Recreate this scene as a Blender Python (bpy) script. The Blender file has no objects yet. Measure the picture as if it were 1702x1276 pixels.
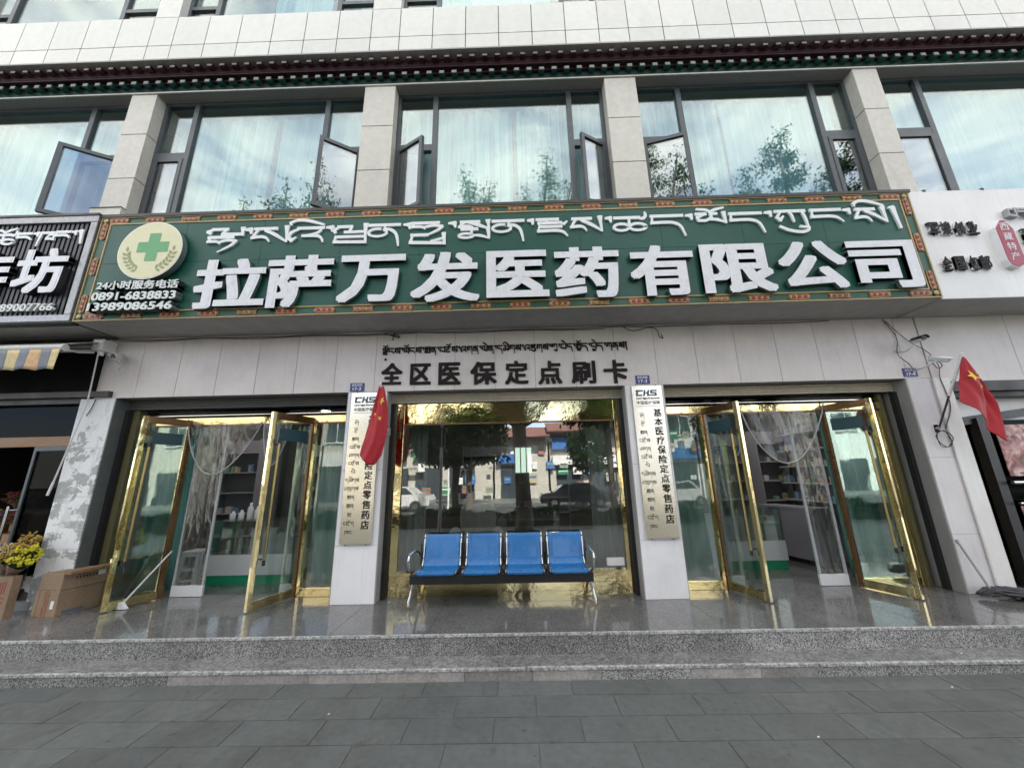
import bpy, bmesh, math, random
from mathutils import Vector, Matrix, Euler
random.seed(7)
R = math.radians
SC = bpy.context.scene
COL = SC.collection

# ------------------------------------------------------------------ camera
cam_d = bpy.data.cameras.new('camera')
cam_d.sensor_width = 36.0
cam_d.lens = 36.0 * 605.81 / 1702.0
cam_d.clip_start = 0.05
cam_d.clip_end = 2000.0
cam = bpy.data.objects.new('camera', cam_d)
COL.objects.link(cam)
_r = Vector((0.99959496, 0.01921193, -0.02099554))
_d = Vector((-0.02504522, 0.24351235, -0.96957438))
_f = Vector((-0.01351472, 0.9697075, 0.24389488))
cam.matrix_world = Matrix(((_r.x, -_d.x, -_f.x, 0.0), (_r.y, -_d.y, -_f.y, -5.0), (_r.z, -_d.z, -_f.z, 1.505), (0, 0, 0, 1)))
SC.camera = cam

# ------------------------------------------------------------------ sky, sun, exposure
SUN_EL, SUN_AZ = 52.0, 24.0          # sun stands behind the building (azimuth from +Y towards +X)
SC.view_settings.view_transform = 'Standard'
SC.view_settings.look = 'None'
SC.view_settings.gamma = 1.0
SC.view_settings.exposure = 2.24
world = bpy.data.worlds.new('World')
SC.world = world
world.use_nodes = True
nt = world.node_tree
nt.nodes.clear()
wo = nt.nodes.new('ShaderNodeOutputWorld')
bg = nt.nodes.new('ShaderNodeBackground')
bg.inputs['Strength'].default_value = 0.12
sky = nt.nodes.new('ShaderNodeTexSky')
sky.sky_type = 'NISHITA'
sky.sun_disc = False
sky.sun_elevation = R(SUN_EL)
sky.sun_rotation = R(SUN_AZ)
sky.altitude = 3600.0
sky.air_density = 1.0
sky.dust_density = 2.0
tc = nt.nodes.new('ShaderNodeTexCoord')
mp = nt.nodes.new('ShaderNodeMapping')
mp.inputs['Scale'].default_value = (1.0, 1.0, 2.6)
mp.inputs['Location'].default_value = (0.35, 0.1, 0.2)
nz = nt.nodes.new('ShaderNodeTexNoise')
nz.inputs['Scale'].default_value = 2.3
nz.inputs['Detail'].default_value = 9.0
nz.inputs['Roughness'].default_value = 0.58
nz.inputs['Distortion'].default_value = 0.35
cr = nt.nodes.new('ShaderNodeValToRGB')
cr.color_ramp.elements[0].position = 0.33
cr.color_ramp.elements[0].color = (0, 0, 0, 1)
cr.color_ramp.elements[1].position = 0.58
cr.color_ramp.elements[1].color = (1, 1, 1, 1)
mx = nt.nodes.new('ShaderNodeMix')
mx.data_type = 'RGBA'
mx.inputs[7].default_value = (5.0, 4.85, 4.6, 1)      # sunlit cloud
nt.links.new(tc.outputs['Generated'], mp.inputs['Vector'])
nt.links.new(mp.outputs['Vector'], nz.inputs['Vector'])
nt.links.new(nz.outputs['Fac'], cr.inputs['Fac'])
nt.links.new(cr.outputs['Color'], mx.inputs[0])
nt.links.new(sky.outputs['Color'], mx.inputs[6])
nt.links.new(mx.outputs[2], bg.inputs['Color'])
nt.links.new(bg.outputs['Background'], wo.inputs['Surface'])
sun_d = bpy.data.lights.new('sun', 'SUN')
sun_d.energy = 3.6
sun_d.angle = R(0.5)
sun_d.color = (1.0, 0.95, 0.87)
sun = bpy.data.objects.new('sun', sun_d)
COL.objects.link(sun)
_sd = Vector((math.sin(R(SUN_AZ)) * math.cos(R(SUN_EL)), math.cos(R(SUN_AZ)) * math.cos(R(SUN_EL)), math.sin(R(SUN_EL))))
sun.rotation_euler = _sd.to_track_quat('Z', 'Y').to_euler()
SC.cycles.max_bounces = 10
SC.cycles.transparent_max_bounces = 24
SC.cycles.glossy_bounces = 5
SC.cycles.transmission_bounces = 6
SC.cycles.diffuse_bounces = 4
SC.cycles.caustics_reflective = False
SC.cycles.caustics_refractive = False
SC.cycles.use_denoising = True

# ------------------------------------------------------------------ materials
def rgba(c): return (c[0], c[1], c[2], 1.0)

def new_mat(name):
    m = bpy.data.materials.new(name)
    m.use_nodes = True
    m.node_tree.nodes.clear()
    out = m.node_tree.nodes.new('ShaderNodeOutputMaterial')
    return m, m.node_tree, out

def pos_vec(t, scale=(1, 1, 1), obj=False):
    mp = t.nodes.new('ShaderNodeMapping')
    mp.inputs['Scale'].default_value = scale
    if obj:
        tc = t.nodes.new('ShaderNodeTexCoord')
        t.links.new(tc.outputs['Object'], mp.inputs['Vector'])
    else:
        g = t.nodes.new('ShaderNodeNewGeometry')
        t.links.new(g.outputs['Position'], mp.inputs['Vector'])
    return mp.outputs['Vector']

def noise(t, vec, scale, detail=4.0, rough=0.55, dist=0.0):
    n = t.nodes.new('ShaderNodeTexNoise')
    n.inputs['Scale'].default_value = scale
    n.inputs['Detail'].default_value = detail
    n.inputs['Roughness'].default_value = rough
    n.inputs['Distortion'].default_value = dist
    t.links.new(vec, n.inputs['Vector'])
    return n.outputs['Fac']

def ramp(t, fac, stops):
    r = t.nodes.new('ShaderNodeValToRGB')
    e = r.color_ramp.elements
    while len(e) < len(stops): e.new(0.5)
    for i, (p, c) in enumerate(stops):
        e[i].position = p
        e[i].color = rgba(c) if not isinstance(c, float) else (c, c, c, 1)
    t.links.new(fac, r.inputs['Fac'])
    return r.outputs['Color']

def mixc(t, fac, a, b, mode='MIX'):
    m = t.nodes.new('ShaderNodeMix')
    m.data_type = 'RGBA'
    m.blend_type = mode
    for sock, v in ((m.inputs[0], fac), (m.inputs[6], a), (m.inputs[7], b)):
        if isinstance(v, (int, float)): sock.default_value = v
        elif isinstance(v, tuple): sock.default_value = rgba(v)
        else: t.links.new(v, sock)
    return m.outputs[2]

def bump(t, h, strength, dist=0.01):
    b = t.nodes.new('ShaderNodeBump')
    b.inputs['Strength'].default_value = strength
    b.inputs['Distance'].default_value = dist
    t.links.new(h, b.inputs['Height'])
    return b.outputs['Normal']

def mat(name, col, rough=0.5, metal=0.0, var=0.12, scale=3.0, bmp=0.0, bscale=40.0, stretch=(1, 1, 1), spec=0.5, coat=0.0):
    """principled surface with uneven colour (dirt), uneven gloss and a fine bump"""
    m, t, out = new_mat(name)
    p = t.nodes.new('ShaderNodeBsdfPrincipled')
    v = pos_vec(t, stretch)
    if var > 0:
        n1 = noise(t, v, scale, 6.0, 0.6)
        n2 = noise(t, v, scale * 7.3, 3.0, 0.5)
        k = t.nodes.new('ShaderNodeMath'); k.operation = 'ADD'
        t.links.new(n1, k.inputs[0]); t.links.new(n2, k.inputs[1])
        lo = 1.0 - var; hi = 1.0 + var * 0.6
        f = ramp(t, k.outputs[0], [(0.36, (lo, lo, lo)), (0.9, (hi, hi, hi))])
        k.outputs[0]
        h = t.nodes.new('ShaderNodeMath'); h.operation = 'MULTIPLY'; h.inputs[1].default_value = 0.6
        t.links.new(k.outputs[0], h.inputs[0])
        f = ramp(t, h.outputs[0], [(0.4, (lo, lo, lo)), (0.75, (hi, hi, hi))])
        t.links.new(mixc(t, 1.0, f, tuple(col), 'MULTIPLY'), p.inputs['Base Color'])
        rr = t.nodes.new('ShaderNodeMapRange')
        rr.inputs['From Min'].default_value = 0.35; rr.inputs['From Max'].default_value = 0.7
        rr.inputs['To Min'].default_value = max(0.0, rough * 0.8); rr.inputs['To Max'].default_value = min(1.0, rough * 1.25)
        t.links.new(n1, rr.inputs['Value'])
        t.links.new(rr.outputs['Result'], p.inputs['Roughness'])
    else:
        p.inputs['Base Color'].default_value = rgba(col)
        p.inputs['Roughness'].default_value = rough
    p.inputs['Metallic'].default_value = metal
    p.inputs['Specular IOR Level'].default_value = spec
    p.inputs['Coat Weight'].default_value = coat
    if bmp > 0:
        t.links.new(bump(t, noise(t, v, bscale, 4.0), bmp), p.inputs['Normal'])
    t.links.new(p.outputs['BSDF'], out.inputs['Surface'])
    m['bsdf'] = p.name
    return m

def glass(name, tint, refl, power=1.0, rough=0.0, gcol=(1, 1, 1), wob=0.0, wscale=1.5, stretch=(1, 1, 1)):
    """thin sheet glass: tinted see-through plus a mirror share that grows at grazing angles"""
    m, t, out = new_mat(name)
    tr = t.nodes.new('ShaderNodeBsdfTransparent'); tr.inputs['Color'].default_value = rgba(tint)
    gl = t.nodes.new('ShaderNodeBsdfGlossy'); gl.inputs['Roughness'].default_value = rough
    gl.inputs['Color'].default_value = rgba(gcol)
    if wob > 0:
        t.links.new(bump(t, noise(t, pos_vec(t, stretch), wscale, 2.0), wob, 0.02), gl.inputs['Normal'])
    lw = t.nodes.new('ShaderNodeLayerWeight'); lw.inputs['Blend'].default_value = 0.35
    mr = t.nodes.new('ShaderNodeMapRange')
    mr.inputs['To Min'].default_value = refl
    mr.inputs['To Max'].default_value = min(1.0, refl + 0.6 * power)
    t.links.new(lw.outputs['Fresnel'], mr.inputs['Value'])
    mi = t.nodes.new('ShaderNodeMixShader')
    t.links.new(mr.outputs['Result'], mi.inputs['Fac'])
    t.links.new(tr.outputs['BSDF'], mi.inputs[1])
    t.links.new(gl.outputs['BSDF'], mi.inputs[2])
    t.links.new(mi.outputs['Shader'], out.inputs['Surface'])
    return m

def emis(name, col, s):
    m, t, out = new_mat(name)
    e = t.nodes.new('ShaderNodeEmission')
    e.inputs['Color'].default_value = rgba(col); e.inputs['Strength'].default_value = s
    t.links.new(e.outputs['Emission'], out.inputs['Surface'])
    return m

def granite(name, dark, light, rough, sc=260.0, mid=None, lo=0.42, hi=0.6):
    m, t, out = new_mat(name)
    p = t.nodes.new('ShaderNodeBsdfPrincipled')
    v = pos_vec(t)
    vo = t.nodes.new('ShaderNodeTexVoronoi'); vo.inputs['Scale'].default_value = sc * 0.45
    t.links.new(v, vo.inputs['Vector'])
    bwn = t.nodes.new('ShaderNodeRGBToBW'); t.links.new(vo.outputs['Color'], bwn.inputs['Color'])
    n1 = noise(t, v, sc, 3.0, 0.7)
    ad = t.nodes.new('ShaderNodeMath'); ad.operation = 'ADD'
    t.links.new(bwn.outputs['Val'], ad.inputs[0]); t.links.new(n1, ad.inputs[1])
    hf = t.nodes.new('ShaderNodeMath'); hf.operation = 'MULTIPLY'; hf.inputs[1].default_value = 0.5
    t.links.new(ad.outputs[0], hf.inputs[0])
    md = mid or tuple((a + b) / 2 for a, b in zip(dark, light))
    c = ramp(t, hf.outputs[0], [(lo - 0.08, dark), ((lo + hi) / 2, md), (hi, light)])
    big = ramp(t, noise(t, v, 1.7, 5.0), [(0.3, (0.72, 0.72, 0.72)), (0.7, (1.15, 1.15, 1.15))])
    c = mixc(t, 1.0, c, big, 'MULTIPLY')
    t.links.new(c, p.inputs['Base Color'])
    rr = t.nodes.new('ShaderNodeMapRange')
    rr.inputs['From Min'].default_value = 0.3; rr.inputs['From Max'].default_value = 0.7
    rr.inputs['To Min'].default_value = rough * 0.7; rr.inputs['To Max'].default_value = rough * 1.5
    t.links.new(noise(t, pos_vec(t, (1, 3, 1)), 3.5, 6.0), rr.inputs['Value'])
    t.links.new(rr.outputs['Result'], p.inputs['Roughness'])
    t.links.new(p.outputs['BSDF'], out.inputs['Surface'])
    return m

def peeling_mat():
    """white paint on a grey rendered pillar, torn off in ragged patches with grey bill residue"""
    m, t, out = new_mat('peeling_posters')
    p = t.nodes.new('ShaderNodeBsdfPrincipled')
    v = pos_vec(t)
    g = t.nodes.new('ShaderNodeNewGeometry'); sx = t.nodes.new('ShaderNodeSeparateXYZ'); t.links.new(g.outputs['Position'], sx.inputs[0])
    zr = t.nodes.new('ShaderNodeMapRange'); zr.inputs['From Min'].default_value = 1.7; zr.inputs['From Max'].default_value = 2.7
    zr.inputs['To Min'].default_value = 0.0; zr.inputs['To Max'].default_value = 0.13
    t.links.new(sx.outputs['Z'], zr.inputs['Value'])
    ad = t.nodes.new('ShaderNodeMath'); ad.operation = 'ADD'
    t.links.new(noise(t, pos_vec(t, (1.0, 1.0, 1.25)), 2.7, 12.0, 0.68, 0.35), ad.inputs[0]); t.links.new(zr.outputs['Result'], ad.inputs[1])
    f1 = ramp(t, ad.outputs[0], [(0.478, 0.0), (0.486, 1.0)])
    f2 = ramp(t, noise(t, pos_vec(t, (1.6, 1, 0.7)), 5.0, 12.0, 0.7, 0.5), [(0.56, 0.0), (0.57, 0.6)])
    grey = ramp(t, noise(t, pos_vec(t, (1, 1, 2.5)), 14.0, 8.0, 0.7), [(0.3, (0.30, 0.31, 0.30)), (0.7, (0.50, 0.51, 0.50))])
    c = mixc(t, f1, grey, (0.80, 0.81, 0.80))
    c = mixc(t, f2, c, (0.60, 0.60, 0.59))
    f3 = ramp(t, noise(t, pos_vec(t, (1.5, 1, .8)), 9.0, 4.0, 0.6, 0.5), [(0.715, 0.0), (0.725, 1.0)])
    c = mixc(t, f3, c, (0.07, 0.07, 0.07))
    t.links.new(c, p.inputs['Base Color'])
    p.inputs['Roughness'].default_value = 0.7
    t.links.new(bump(t, f1, 0.25, 0.004), p.inputs['Normal'])
    t.links.new(p.outputs['BSDF'], out.inputs['Surface'])
    return m

def panel_mat(name, col, rough):
    """painted metal cladding: faint vertical run-off streaks and grime"""
    m, t, out = new_mat(name)
    p = t.nodes.new('ShaderNodeBsdfPrincipled')
    s = noise(t, pos_vec(t, (9, 9, 0.7)), 2.2, 6.0, 0.65)
    b = noise(t, pos_vec(t), 1.3, 5.0)
    c = mixc(t, 1.0, ramp(t, s, [(0.30, (0.93, 0.925, 0.92)), (0.5, (1, 1, 1))]), tuple(col), 'MULTIPLY')
    c = mixc(t, 1.0, ramp(t, b, [(0.3, (0.90, 0.89, 0.88)), (0.62, (1.03, 1.03, 1.03))]), c, 'MULTIPLY')
    spot = ramp(t, noise(t, pos_vec(t, (1, 1, 0.5)), 11.0, 5.0, 0.7), [(0.72, 0.0), (0.80, 0.45)])
    c = mixc(t, spot, c, (0.33, 0.29, 0.25))
    t.links.new(c, p.inputs['Base Color'])
    rr = t.nodes.new('ShaderNodeMapRange')
    rr.inputs['To Min'].default_value = rough * 0.7; rr.inputs['To Max'].default_value = rough * 1.4
    t.links.new(b, rr.inputs['Value']); t.links.new(rr.outputs['Result'], p.inputs['Roughness'])
    t.links.new(bump(t, noise(t, pos_vec(t), 1.1, 2.0), 0.12, 0.02), p.inputs['Normal'])
    t.links.new(p.outputs['BSDF'], out.inputs['Surface'])
    return m

def ornament_mat():
    m, t, out = new_mat('gilt_ornament')
    p = t.nodes.new('ShaderNodeBsdfPrincipled')
    w = t.nodes.new('ShaderNodeTexVoronoi'); w.feature = 'DISTANCE_TO_EDGE'; w.inputs['Scale'].default_value = 46.0
    t.links.new(pos_vec(t, (1, 1, 1.4)), w.inputs['Vector'])
    f = ramp(t, w.outputs['Distance'], [(0.07, 0.0), (0.13, 1.0)])
    red = ramp(t, noise(t, pos_vec(t), 1.6, 2.0), [(0.4, (0.25, 0.022, 0.014)), (0.6, (0.11, 0.03, 0.014))])
    t.links.new(mixc(t, f, (0.40, 0.23, 0.07), red), p.inputs['Base Color'])
    p.inputs['Roughness'].default_value = 0.4
    t.links.new(p.outputs['BSDF'], out.inputs['Surface'])
    return m

def plaque_mat():
    """brushed steel-and-brass plate: mirror-like with long vertical brushing"""
    m, t, out = new_mat('brushed_plate')
    p = t.nodes.new('ShaderNodeBsdfPrincipled')
    p.inputs['Metallic'].default_value = 1.0
    g = t.nodes.new('ShaderNodeNewGeometry'); sx = t.nodes.new('ShaderNodeSeparateXYZ')
    t.links.new(g.outputs['Position'], sx.inputs[0])
    c = ramp(t, noise(t, pos_vec(t, (1, 1, 0.5)), 1.2, 2.0), [(0.35, (0.90, 0.90, 0.88)), (0.6, (0.93, 0.87, 0.70))])
    t.links.new(c, p.inputs['Base Color'])
    p.inputs['Roughness'].default_value = 0.24
    t.links.new(bump(t, noise(t, pos_vec(t, (260, 260, 1.5)), 1.0, 2.0), 0.08, 0.002), p.inputs['Normal'])
    t.links.new(p.outputs['BSDF'], out.inputs['Surface'])
    return m

def leaf_mat(name, a, b):
    m, t, out = new_mat(name)
    c = ramp(t, noise(t, pos_vec(t), 1.4, 4.0), [(0.3, a), (0.7, b)])
    d = t.nodes.new('ShaderNodeBsdfDiffuse'); tl = t.nodes.new('ShaderNodeBsdfTranslucent')
    t.links.new(c, d.inputs['Color']); t.links.new(c, tl.inputs['Color'])
    mi = t.nodes.new('ShaderNodeMixShader'); mi.inputs['Fac'].default_value = 0.35
    t.links.new(d.outputs['BSDF'], mi.inputs[1]); t.links.new(tl.outputs['BSDF'], mi.inputs[2])
    t.links.new(mi.outputs['Shader'], out.inputs['Surface'])
    return m

def cloth_mat(name, col, trans=0.4, lo=0.82):
    m, t, out = new_mat(name)
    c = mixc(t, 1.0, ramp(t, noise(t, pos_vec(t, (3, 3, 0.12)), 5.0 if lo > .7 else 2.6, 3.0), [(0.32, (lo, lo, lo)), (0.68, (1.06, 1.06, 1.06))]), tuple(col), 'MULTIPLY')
    d = t.nodes.new('ShaderNodeBsdfDiffuse'); tl = t.nodes.new('ShaderNodeBsdfTranslucent')
    t.links.new(c, d.inputs['Color']); t.links.new(c, tl.inputs['Color'])
    mi = t.nodes.new('ShaderNodeMixShader'); mi.inputs['Fac'].default_value = trans
    t.links.new(d.outputs['BSDF'], mi.inputs[1]); t.links.new(tl.outputs['BSDF'], mi.inputs[2])
    t.links.new(mi.outputs['Shader'], out.inputs['Surface'])
    return m

MT = dict(
    fascia=panel_mat('fascia_panel_paint', (0.70, 0.645, 0.61), 0.38),
    pillar=panel_mat('pillar_cladding', (0.83, 0.82, 0.825), 0.32),
    pillar_dim=panel_mat('aged_cladding', (0.70, 0.67, 0.67), 0.42),
    stone=mat('upper_stone_cladding', (0.62, 0.59, 0.52), 0.6, var=0.10, scale=2.0, bmp=0.05),
    tile=mat('parapet_tile', (0.66, 0.655, 0.595), 0.4, var=0.07, scale=1.2),
    joint=mat('dark_joint', (0.05, 0.05, 0.05), 0.8, var=0),
    seam=mat('panel_seam', (0.36, 0.35, 0.34), 0.7, var=0),
    soffit=mat('soffit_board', (0.40, 0.39, 0.37), 0.45, var=0.2, scale=0.8),
    beam=mat('lintel_render', (0.33, 0.31, 0.29), 0.7, var=0.15),
    maroon=mat('maroon_timber', (0.028, 0.006, 0.009), 0.5, var=0.3),
    greenwood=mat('green_timber', (0.003, 0.028, 0.02), 0.5, var=0.3),
    rafter_red=mat('rafter_red', (0.055, 0.010, 0.014), 0.45, var=0.3),
    rafter_tip=mat('rafter_tip', (0.34, 0.31, 0.29), 0.6, var=0.2),
    rafter_green=mat('rafter_green', (0.007, 0.075, 0.052), 0.45, var=0.3),
    alu=mat('grey_aluminium', (0.085, 0.095, 0.10), 0.42, metal=0.25, var=0.15),
    glass_up=glass('upper_window_glass', (0.88, 0.97, 0.96), 0.042, 0.5),
    glass_sash=glass('sash_glass', (0.60, 0.68, 0.70), 0.14, 0.8),
    glass_shop=glass('shop_window_glass', (0.87, 0.91, 0.89), 0.19, 1.0, wob=0.03),
    glass_door=glass('green_door_glass', (0.87, 0.935, 0.91), 0.055, 1.0, wob=0.05, wscale=2.0),
    glass_dark=glass('dark_transom_glass', (0.22, 0.25, 0.24), 0.004, 0.07),
    pvc=glass('clear_pvc', (0.88, 0.90, 0.88), 0.12, 0.9, rough=0.02, wob=1.0, wscale=7.0, stretch=(3.2, 3.2, 0.35)),
    pvc_soft=glass('thin_pvc', (0.86, 0.88, 0.86), 0.035, 0.7, rough=0.05, wob=0.6, wscale=5.0, stretch=(3, 3, 0.5)),
    pvc_edge=mat('pvc_edge', (0.42, 0.44, 0.44), 0.3, var=0.1),
    gold=mat('gold_mirror_metal', (0.95, 0.80, 0.42), 0.06, metal=1.0, var=0.0, bmp=0.55, bscale=2.6),
    gold_dull=mat('gold_brushed_metal', (0.46, 0.36, 0.15), 0.30, metal=1.0, var=0.2, stretch=(6, 6, 0.6)),
    brown=mat('brown_bronze_metal', (0.22, 0.12, 0.06), 0.3, metal=0.8, var=0.2),
    olive=mat('olive_jamb', (0.17, 0.15, 0.075), 0.42, metal=0.3, var=0.2, stretch=(6, 6, 0.5)),
    jamb=mat('dark_jamb', (0.13, 0.14, 0.135), 0.4, var=0.2, scale=1.5),
    jamb_grey=panel_mat('jamb_grey', (0.36, 0.35, 0.33), 0.45),
    matte_black=mat('matte_black', (0.008, 0.008, 0.008), 0.9, var=0.1, spec=0.1),
    black=mat('black_plastic', (0.018, 0.018, 0.02), 0.4, var=0.2),
    rubber=mat('black_rubber', (0.012, 0.012, 0.012), 0.7, var=0.1),
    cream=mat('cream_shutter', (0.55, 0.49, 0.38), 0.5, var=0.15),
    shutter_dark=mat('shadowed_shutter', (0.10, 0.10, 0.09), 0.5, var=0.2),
    floor=granite('polished_granite', (0.11, 0.11, 0.112), (0.215, 0.21, 0.205), 0.075, 260.0),
    riser=granite('flamed_granite', (0.075, 0.075, 0.075), (0.46, 0.45, 0.43), 0.5, 300.0, mid=(0.20, 0.197, 0.19), lo=0.44, hi=0.60),
    tread=granite('step_tread', (0.12, 0.12, 0.12), (0.32, 0.31, 0.30), 0.34, 130.0),
    nosing=granite('step_nosing', (0.22, 0.22, 0.215), (0.55, 0.55, 0.53), 0.45, 120.0),
    curb_patch=mat('worn_marble_riser', (0.30, 0.28, 0.26), 0.5, var=0.35, scale=5.0, bmp=0.1),
    paver=mat('grey_stone_paver', (0.118, 0.127, 0.122), 0.55, var=0.22, scale=2.6, bmp=0.10, bscale=55.0),
    grout=mat('pale_grout', (0.17, 0.175, 0.17), 0.85, var=0.2),
    asphalt=mat('asphalt', (0.036, 0.036, 0.038), 0.8, var=0.2, bmp=0.2),
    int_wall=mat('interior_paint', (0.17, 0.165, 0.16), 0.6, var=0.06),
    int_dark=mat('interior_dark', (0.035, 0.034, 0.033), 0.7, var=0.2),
    int_ceiling=mat('interior_ceiling', (0.20, 0.20, 0.20), 0.7, var=0.05),
    sign_green=mat('sign_green_panel', (0.009, 0.080, 0.055), 0.40, var=0.12, scale=0.9, spec=0.4),
    sign_edge=mat('sign_border_green', (0.018, 0.085, 0.045), 0.42, var=0.2, scale=3),
    gilt=mat('gilt_line', (0.46, 0.34, 0.15), 0.45, var=0.2),
    ornament=ornament_mat(),
    letter=mat('white_acrylic_letter', (0.74, 0.75, 0.77), 0.42, var=0.10, scale=6.0),
    letter_t=mat('white_painted_letter', (0.78, 0.80, 0.80), 0.40, var=0.05),
    letter_s=mat('phone_letter', (0.70, 0.74, 0.70), 0.4, var=0.12, scale=20.0),
    ink=mat('black_lettering', (0.016, 0.013, 0.012), 0.6, var=0.15, spec=0.2),
    letter_side=mat('letter_return', (0.10, 0.13, 0.12), 0.5, var=0.1),
    ink_red=mat('dark_red_print', (0.28, 0.03, 0.03), 0.6, var=0.1),
    flash=mat('dark_flashing', (0.045, 0.042, 0.042), 0.5, var=0.2),
    logo=mat('logo_cream', (0.72, 0.68, 0.43), 0.4, var=0.05),
    logo_edge=mat('logo_rim', (0.80, 0.80, 0.72), 0.35, var=0.05),
    logo_green=mat('logo_green', (0.12, 0.37, 0.15), 0.5, var=0.05),
    logo_leaf=mat('logo_leaf', (0.30, 0.34, 0.16), 0.5, var=0.05),
    bsign=mat('black_ribbed_panel', (0.028, 0.027, 0.031), 0.4, var=0.2),
    bframe=mat('black_sign_frame', (0.30, 0.30, 0.30), 0.35, metal=0.6, var=0.3, scale=4),
    wsign=panel_mat('white_sign_sheet', (0.80, 0.79, 0.76), 0.35),
    pill=mat('pink_red_sign', (0.36, 0.055, 0.085), 0.5, var=0.1),
    blueplate=mat('blue_enamel', (0.045, 0.055, 0.22), 0.35, var=0.15, scale=12),
    plate_text=mat('white_enamel', (0.78, 0.78, 0.80), 0.4, var=0),
    plaque=plaque_mat(),
    plaque_blue=mat('plaque_slate_print', (0.035, 0.075, 0.11), 0.4, var=0.05),
    flag=None, 
    star=mat('yellow_star_print', (0.75, 0.52, 0.05), 0.7, var=0.05),
    white_plastic=mat('white_plastic', (0.76, 0.76, 0.76), 0.35, var=0.05),
    grey_plastic=mat('grey_plastic', (0.35, 0.35, 0.35), 0.4, var=0.1),
    blue=mat('blue_painted_steel', (0.022, 0.165, 0.43), 0.28, var=0.14, scale=4.0, coat=0.3),
    chrome=mat('chrome', (0.62, 0.62, 0.62), 0.14, metal=1.0, var=0.1),
    bluefilm=mat('teal_film', (0.03, 0.075, 0.09), 0.4, var=0.05),
    card=mat('brown_cardboard', (0.27, 0.185, 0.115), 0.75, var=0.2, scale=5.0, bmp=0.05),
    card_dark=mat('aged_cardboard', (0.26, 0.155, 0.08), 0.8, var=0.3, scale=4.0),
    paper=mat('white_paper', (0.78, 0.77, 0.73), 0.7, var=0.05),
    greenlid=mat('leaf_green_print', (0.28, 0.45, 0.12), 0.6, var=0.05),
    teal_cloth=cloth_mat('green_curtain_cloth', (0.24, 0.53, 0.49), 0.3),
    teal_cloth2=cloth_mat('pale_green_cloth', (0.42, 0.57, 0.50), 0.3),
    grey_cloth=cloth_mat('grey_curtain_cloth', (0.70, 0.69, 0.66), 0.3),
    sheer=cloth_mat('white_sheer_curtain', (0.56, 0.72, 0.73), 0.22, 0.55),  # strong upright streaks paint pleat shading into the cloth colour
    sheer_sky=cloth_mat('sky_reflection_sheer', (0.36, 0.50, 0.57), 0.2, 0.8),  # bluer, darker cloth colour stands in for sky reflected in the panes
    counter=mat('white_counter', (0.60, 0.60, 0.60), 0.4, var=0.05),
    greenbase=mat('green_plinth', (0.01, 0.26, 0.12), 0.45, var=0.1),
    lilac=mat('lilac_grey_board', (0.26, 0.25, 0.28), 0.5, var=0.05),
    shelfboard=mat('shelf_board', (0.34, 0.33, 0.32), 0.5, var=0.1),
    green_bottle=mat('green_bottle', (0.10, 0.36, 0.22), 0.35, var=0.1),
    mophead=mat('grey_mop_yarn', (0.075, 0.075, 0.08), 0.95, var=0.5, scale=30.0),
    wood=mat('warm_wood', (0.28, 0.15, 0.06), 0.5, var=0.25, stretch=(1, 1, 6)),
    aw_white=mat('awning_canvas', (0.55, 0.54, 0.51), 0.7, var=0.15),
    aw_grey=mat('awning_grey_stripe', (0.20, 0.22, 0.25), 0.8, var=0.15),
    aw_ochre=mat('awning_ochre_stripe', (0.60, 0.49, 0.26), 0.8, var=0.2),
    aw_orange=mat('awning_orange_stripe', (0.60, 0.39, 0.22), 0.8, var=0.2),
    soil=mat('bark', (0.10, 0.08, 0.06), 0.9, var=0.4, scale=8.0, bmp=0.4, bscale=20.0),
    leaf_a=leaf_mat('willow_leaf', (0.035, 0.065, 0.02), (0.09, 0.13, 0.035)),
    leaf_b=leaf_mat('poplar_leaf', (0.012, 0.032, 0.012), (0.035, 0.065, 0.022)),
    peel=peeling_mat(),
    plaster=mat('opposite_plaster', (0.48, 0.45, 0.40), 0.8, var=0.15),
    brick=mat('opposite_brick', (0.30, 0.14, 0.10), 0.8, var=0.2),
    win_dark=mat('opposite_window', (0.05, 0.06, 0.07), 0.1, var=0.1),
    sign_blue=mat('opposite_blue_sign', (0.05, 0.16, 0.42), 0.4, var=0.1),
    sign_white=mat('opposite_white_sign', (0.75, 0.75, 0.73), 0.5, var=0.1),
    sign_dark=mat('opposite_dark_sign', (0.03, 0.06, 0.04), 0.5, var=0.1),
    roof=mat('red_roof_tile', (0.14, 0.06, 0.05), 0.7, var=0.3),
    lamp=emis('lit_ceiling_lamp', (1.0, 0.96, 0.88), 7.0),
    lamp_bay=emis('bright_ceiling_lamp', (1.0, 0.97, 0.90), 16.0),
)

def wear(key, scale, lo, hi, col, amt, detail=6.0, rough=0.65, stretch=(1, 1, 1), gloss=None):
    """irregular stains, gum, scuffs or fingerprints laid over a surface"""
    t = MT[key].node_tree
    pr = [n for n in t.nodes if n.type == 'BSDF_PRINCIPLED'][0]
    f = ramp(t, noise(t, pos_vec(t, stretch), scale, detail, rough), [(lo, 0.0), (hi, amt)])
    s = pr.inputs['Base Color']
    src = s.links[0].from_socket if s.links else tuple(s.default_value)[:3]
    t.links.new(mixc(t, f, src, tuple(col)), s)
    if gloss is not None:
        s = pr.inputs['Roughness']; mr = t.nodes.new('ShaderNodeMix'); mr.inputs[3].default_value = gloss
        t.links.new(f, mr.inputs[0])
        if s.links: t.links.new(s.links[0].from_socket, mr.inputs[2])
        else: mr.inputs[2].default_value = s.default_value
        t.links.new(mr.outputs[0], s)
wear('paver', 0.9, 0.50, 0.72, (0.060, 0.062, 0.060), 0.6, 9.0, 0.7)
wear('paver', 3.2, 0.60, 0.66, (0.055, 0.05, 0.045), 0.5, 9.0, 0.75)
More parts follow.
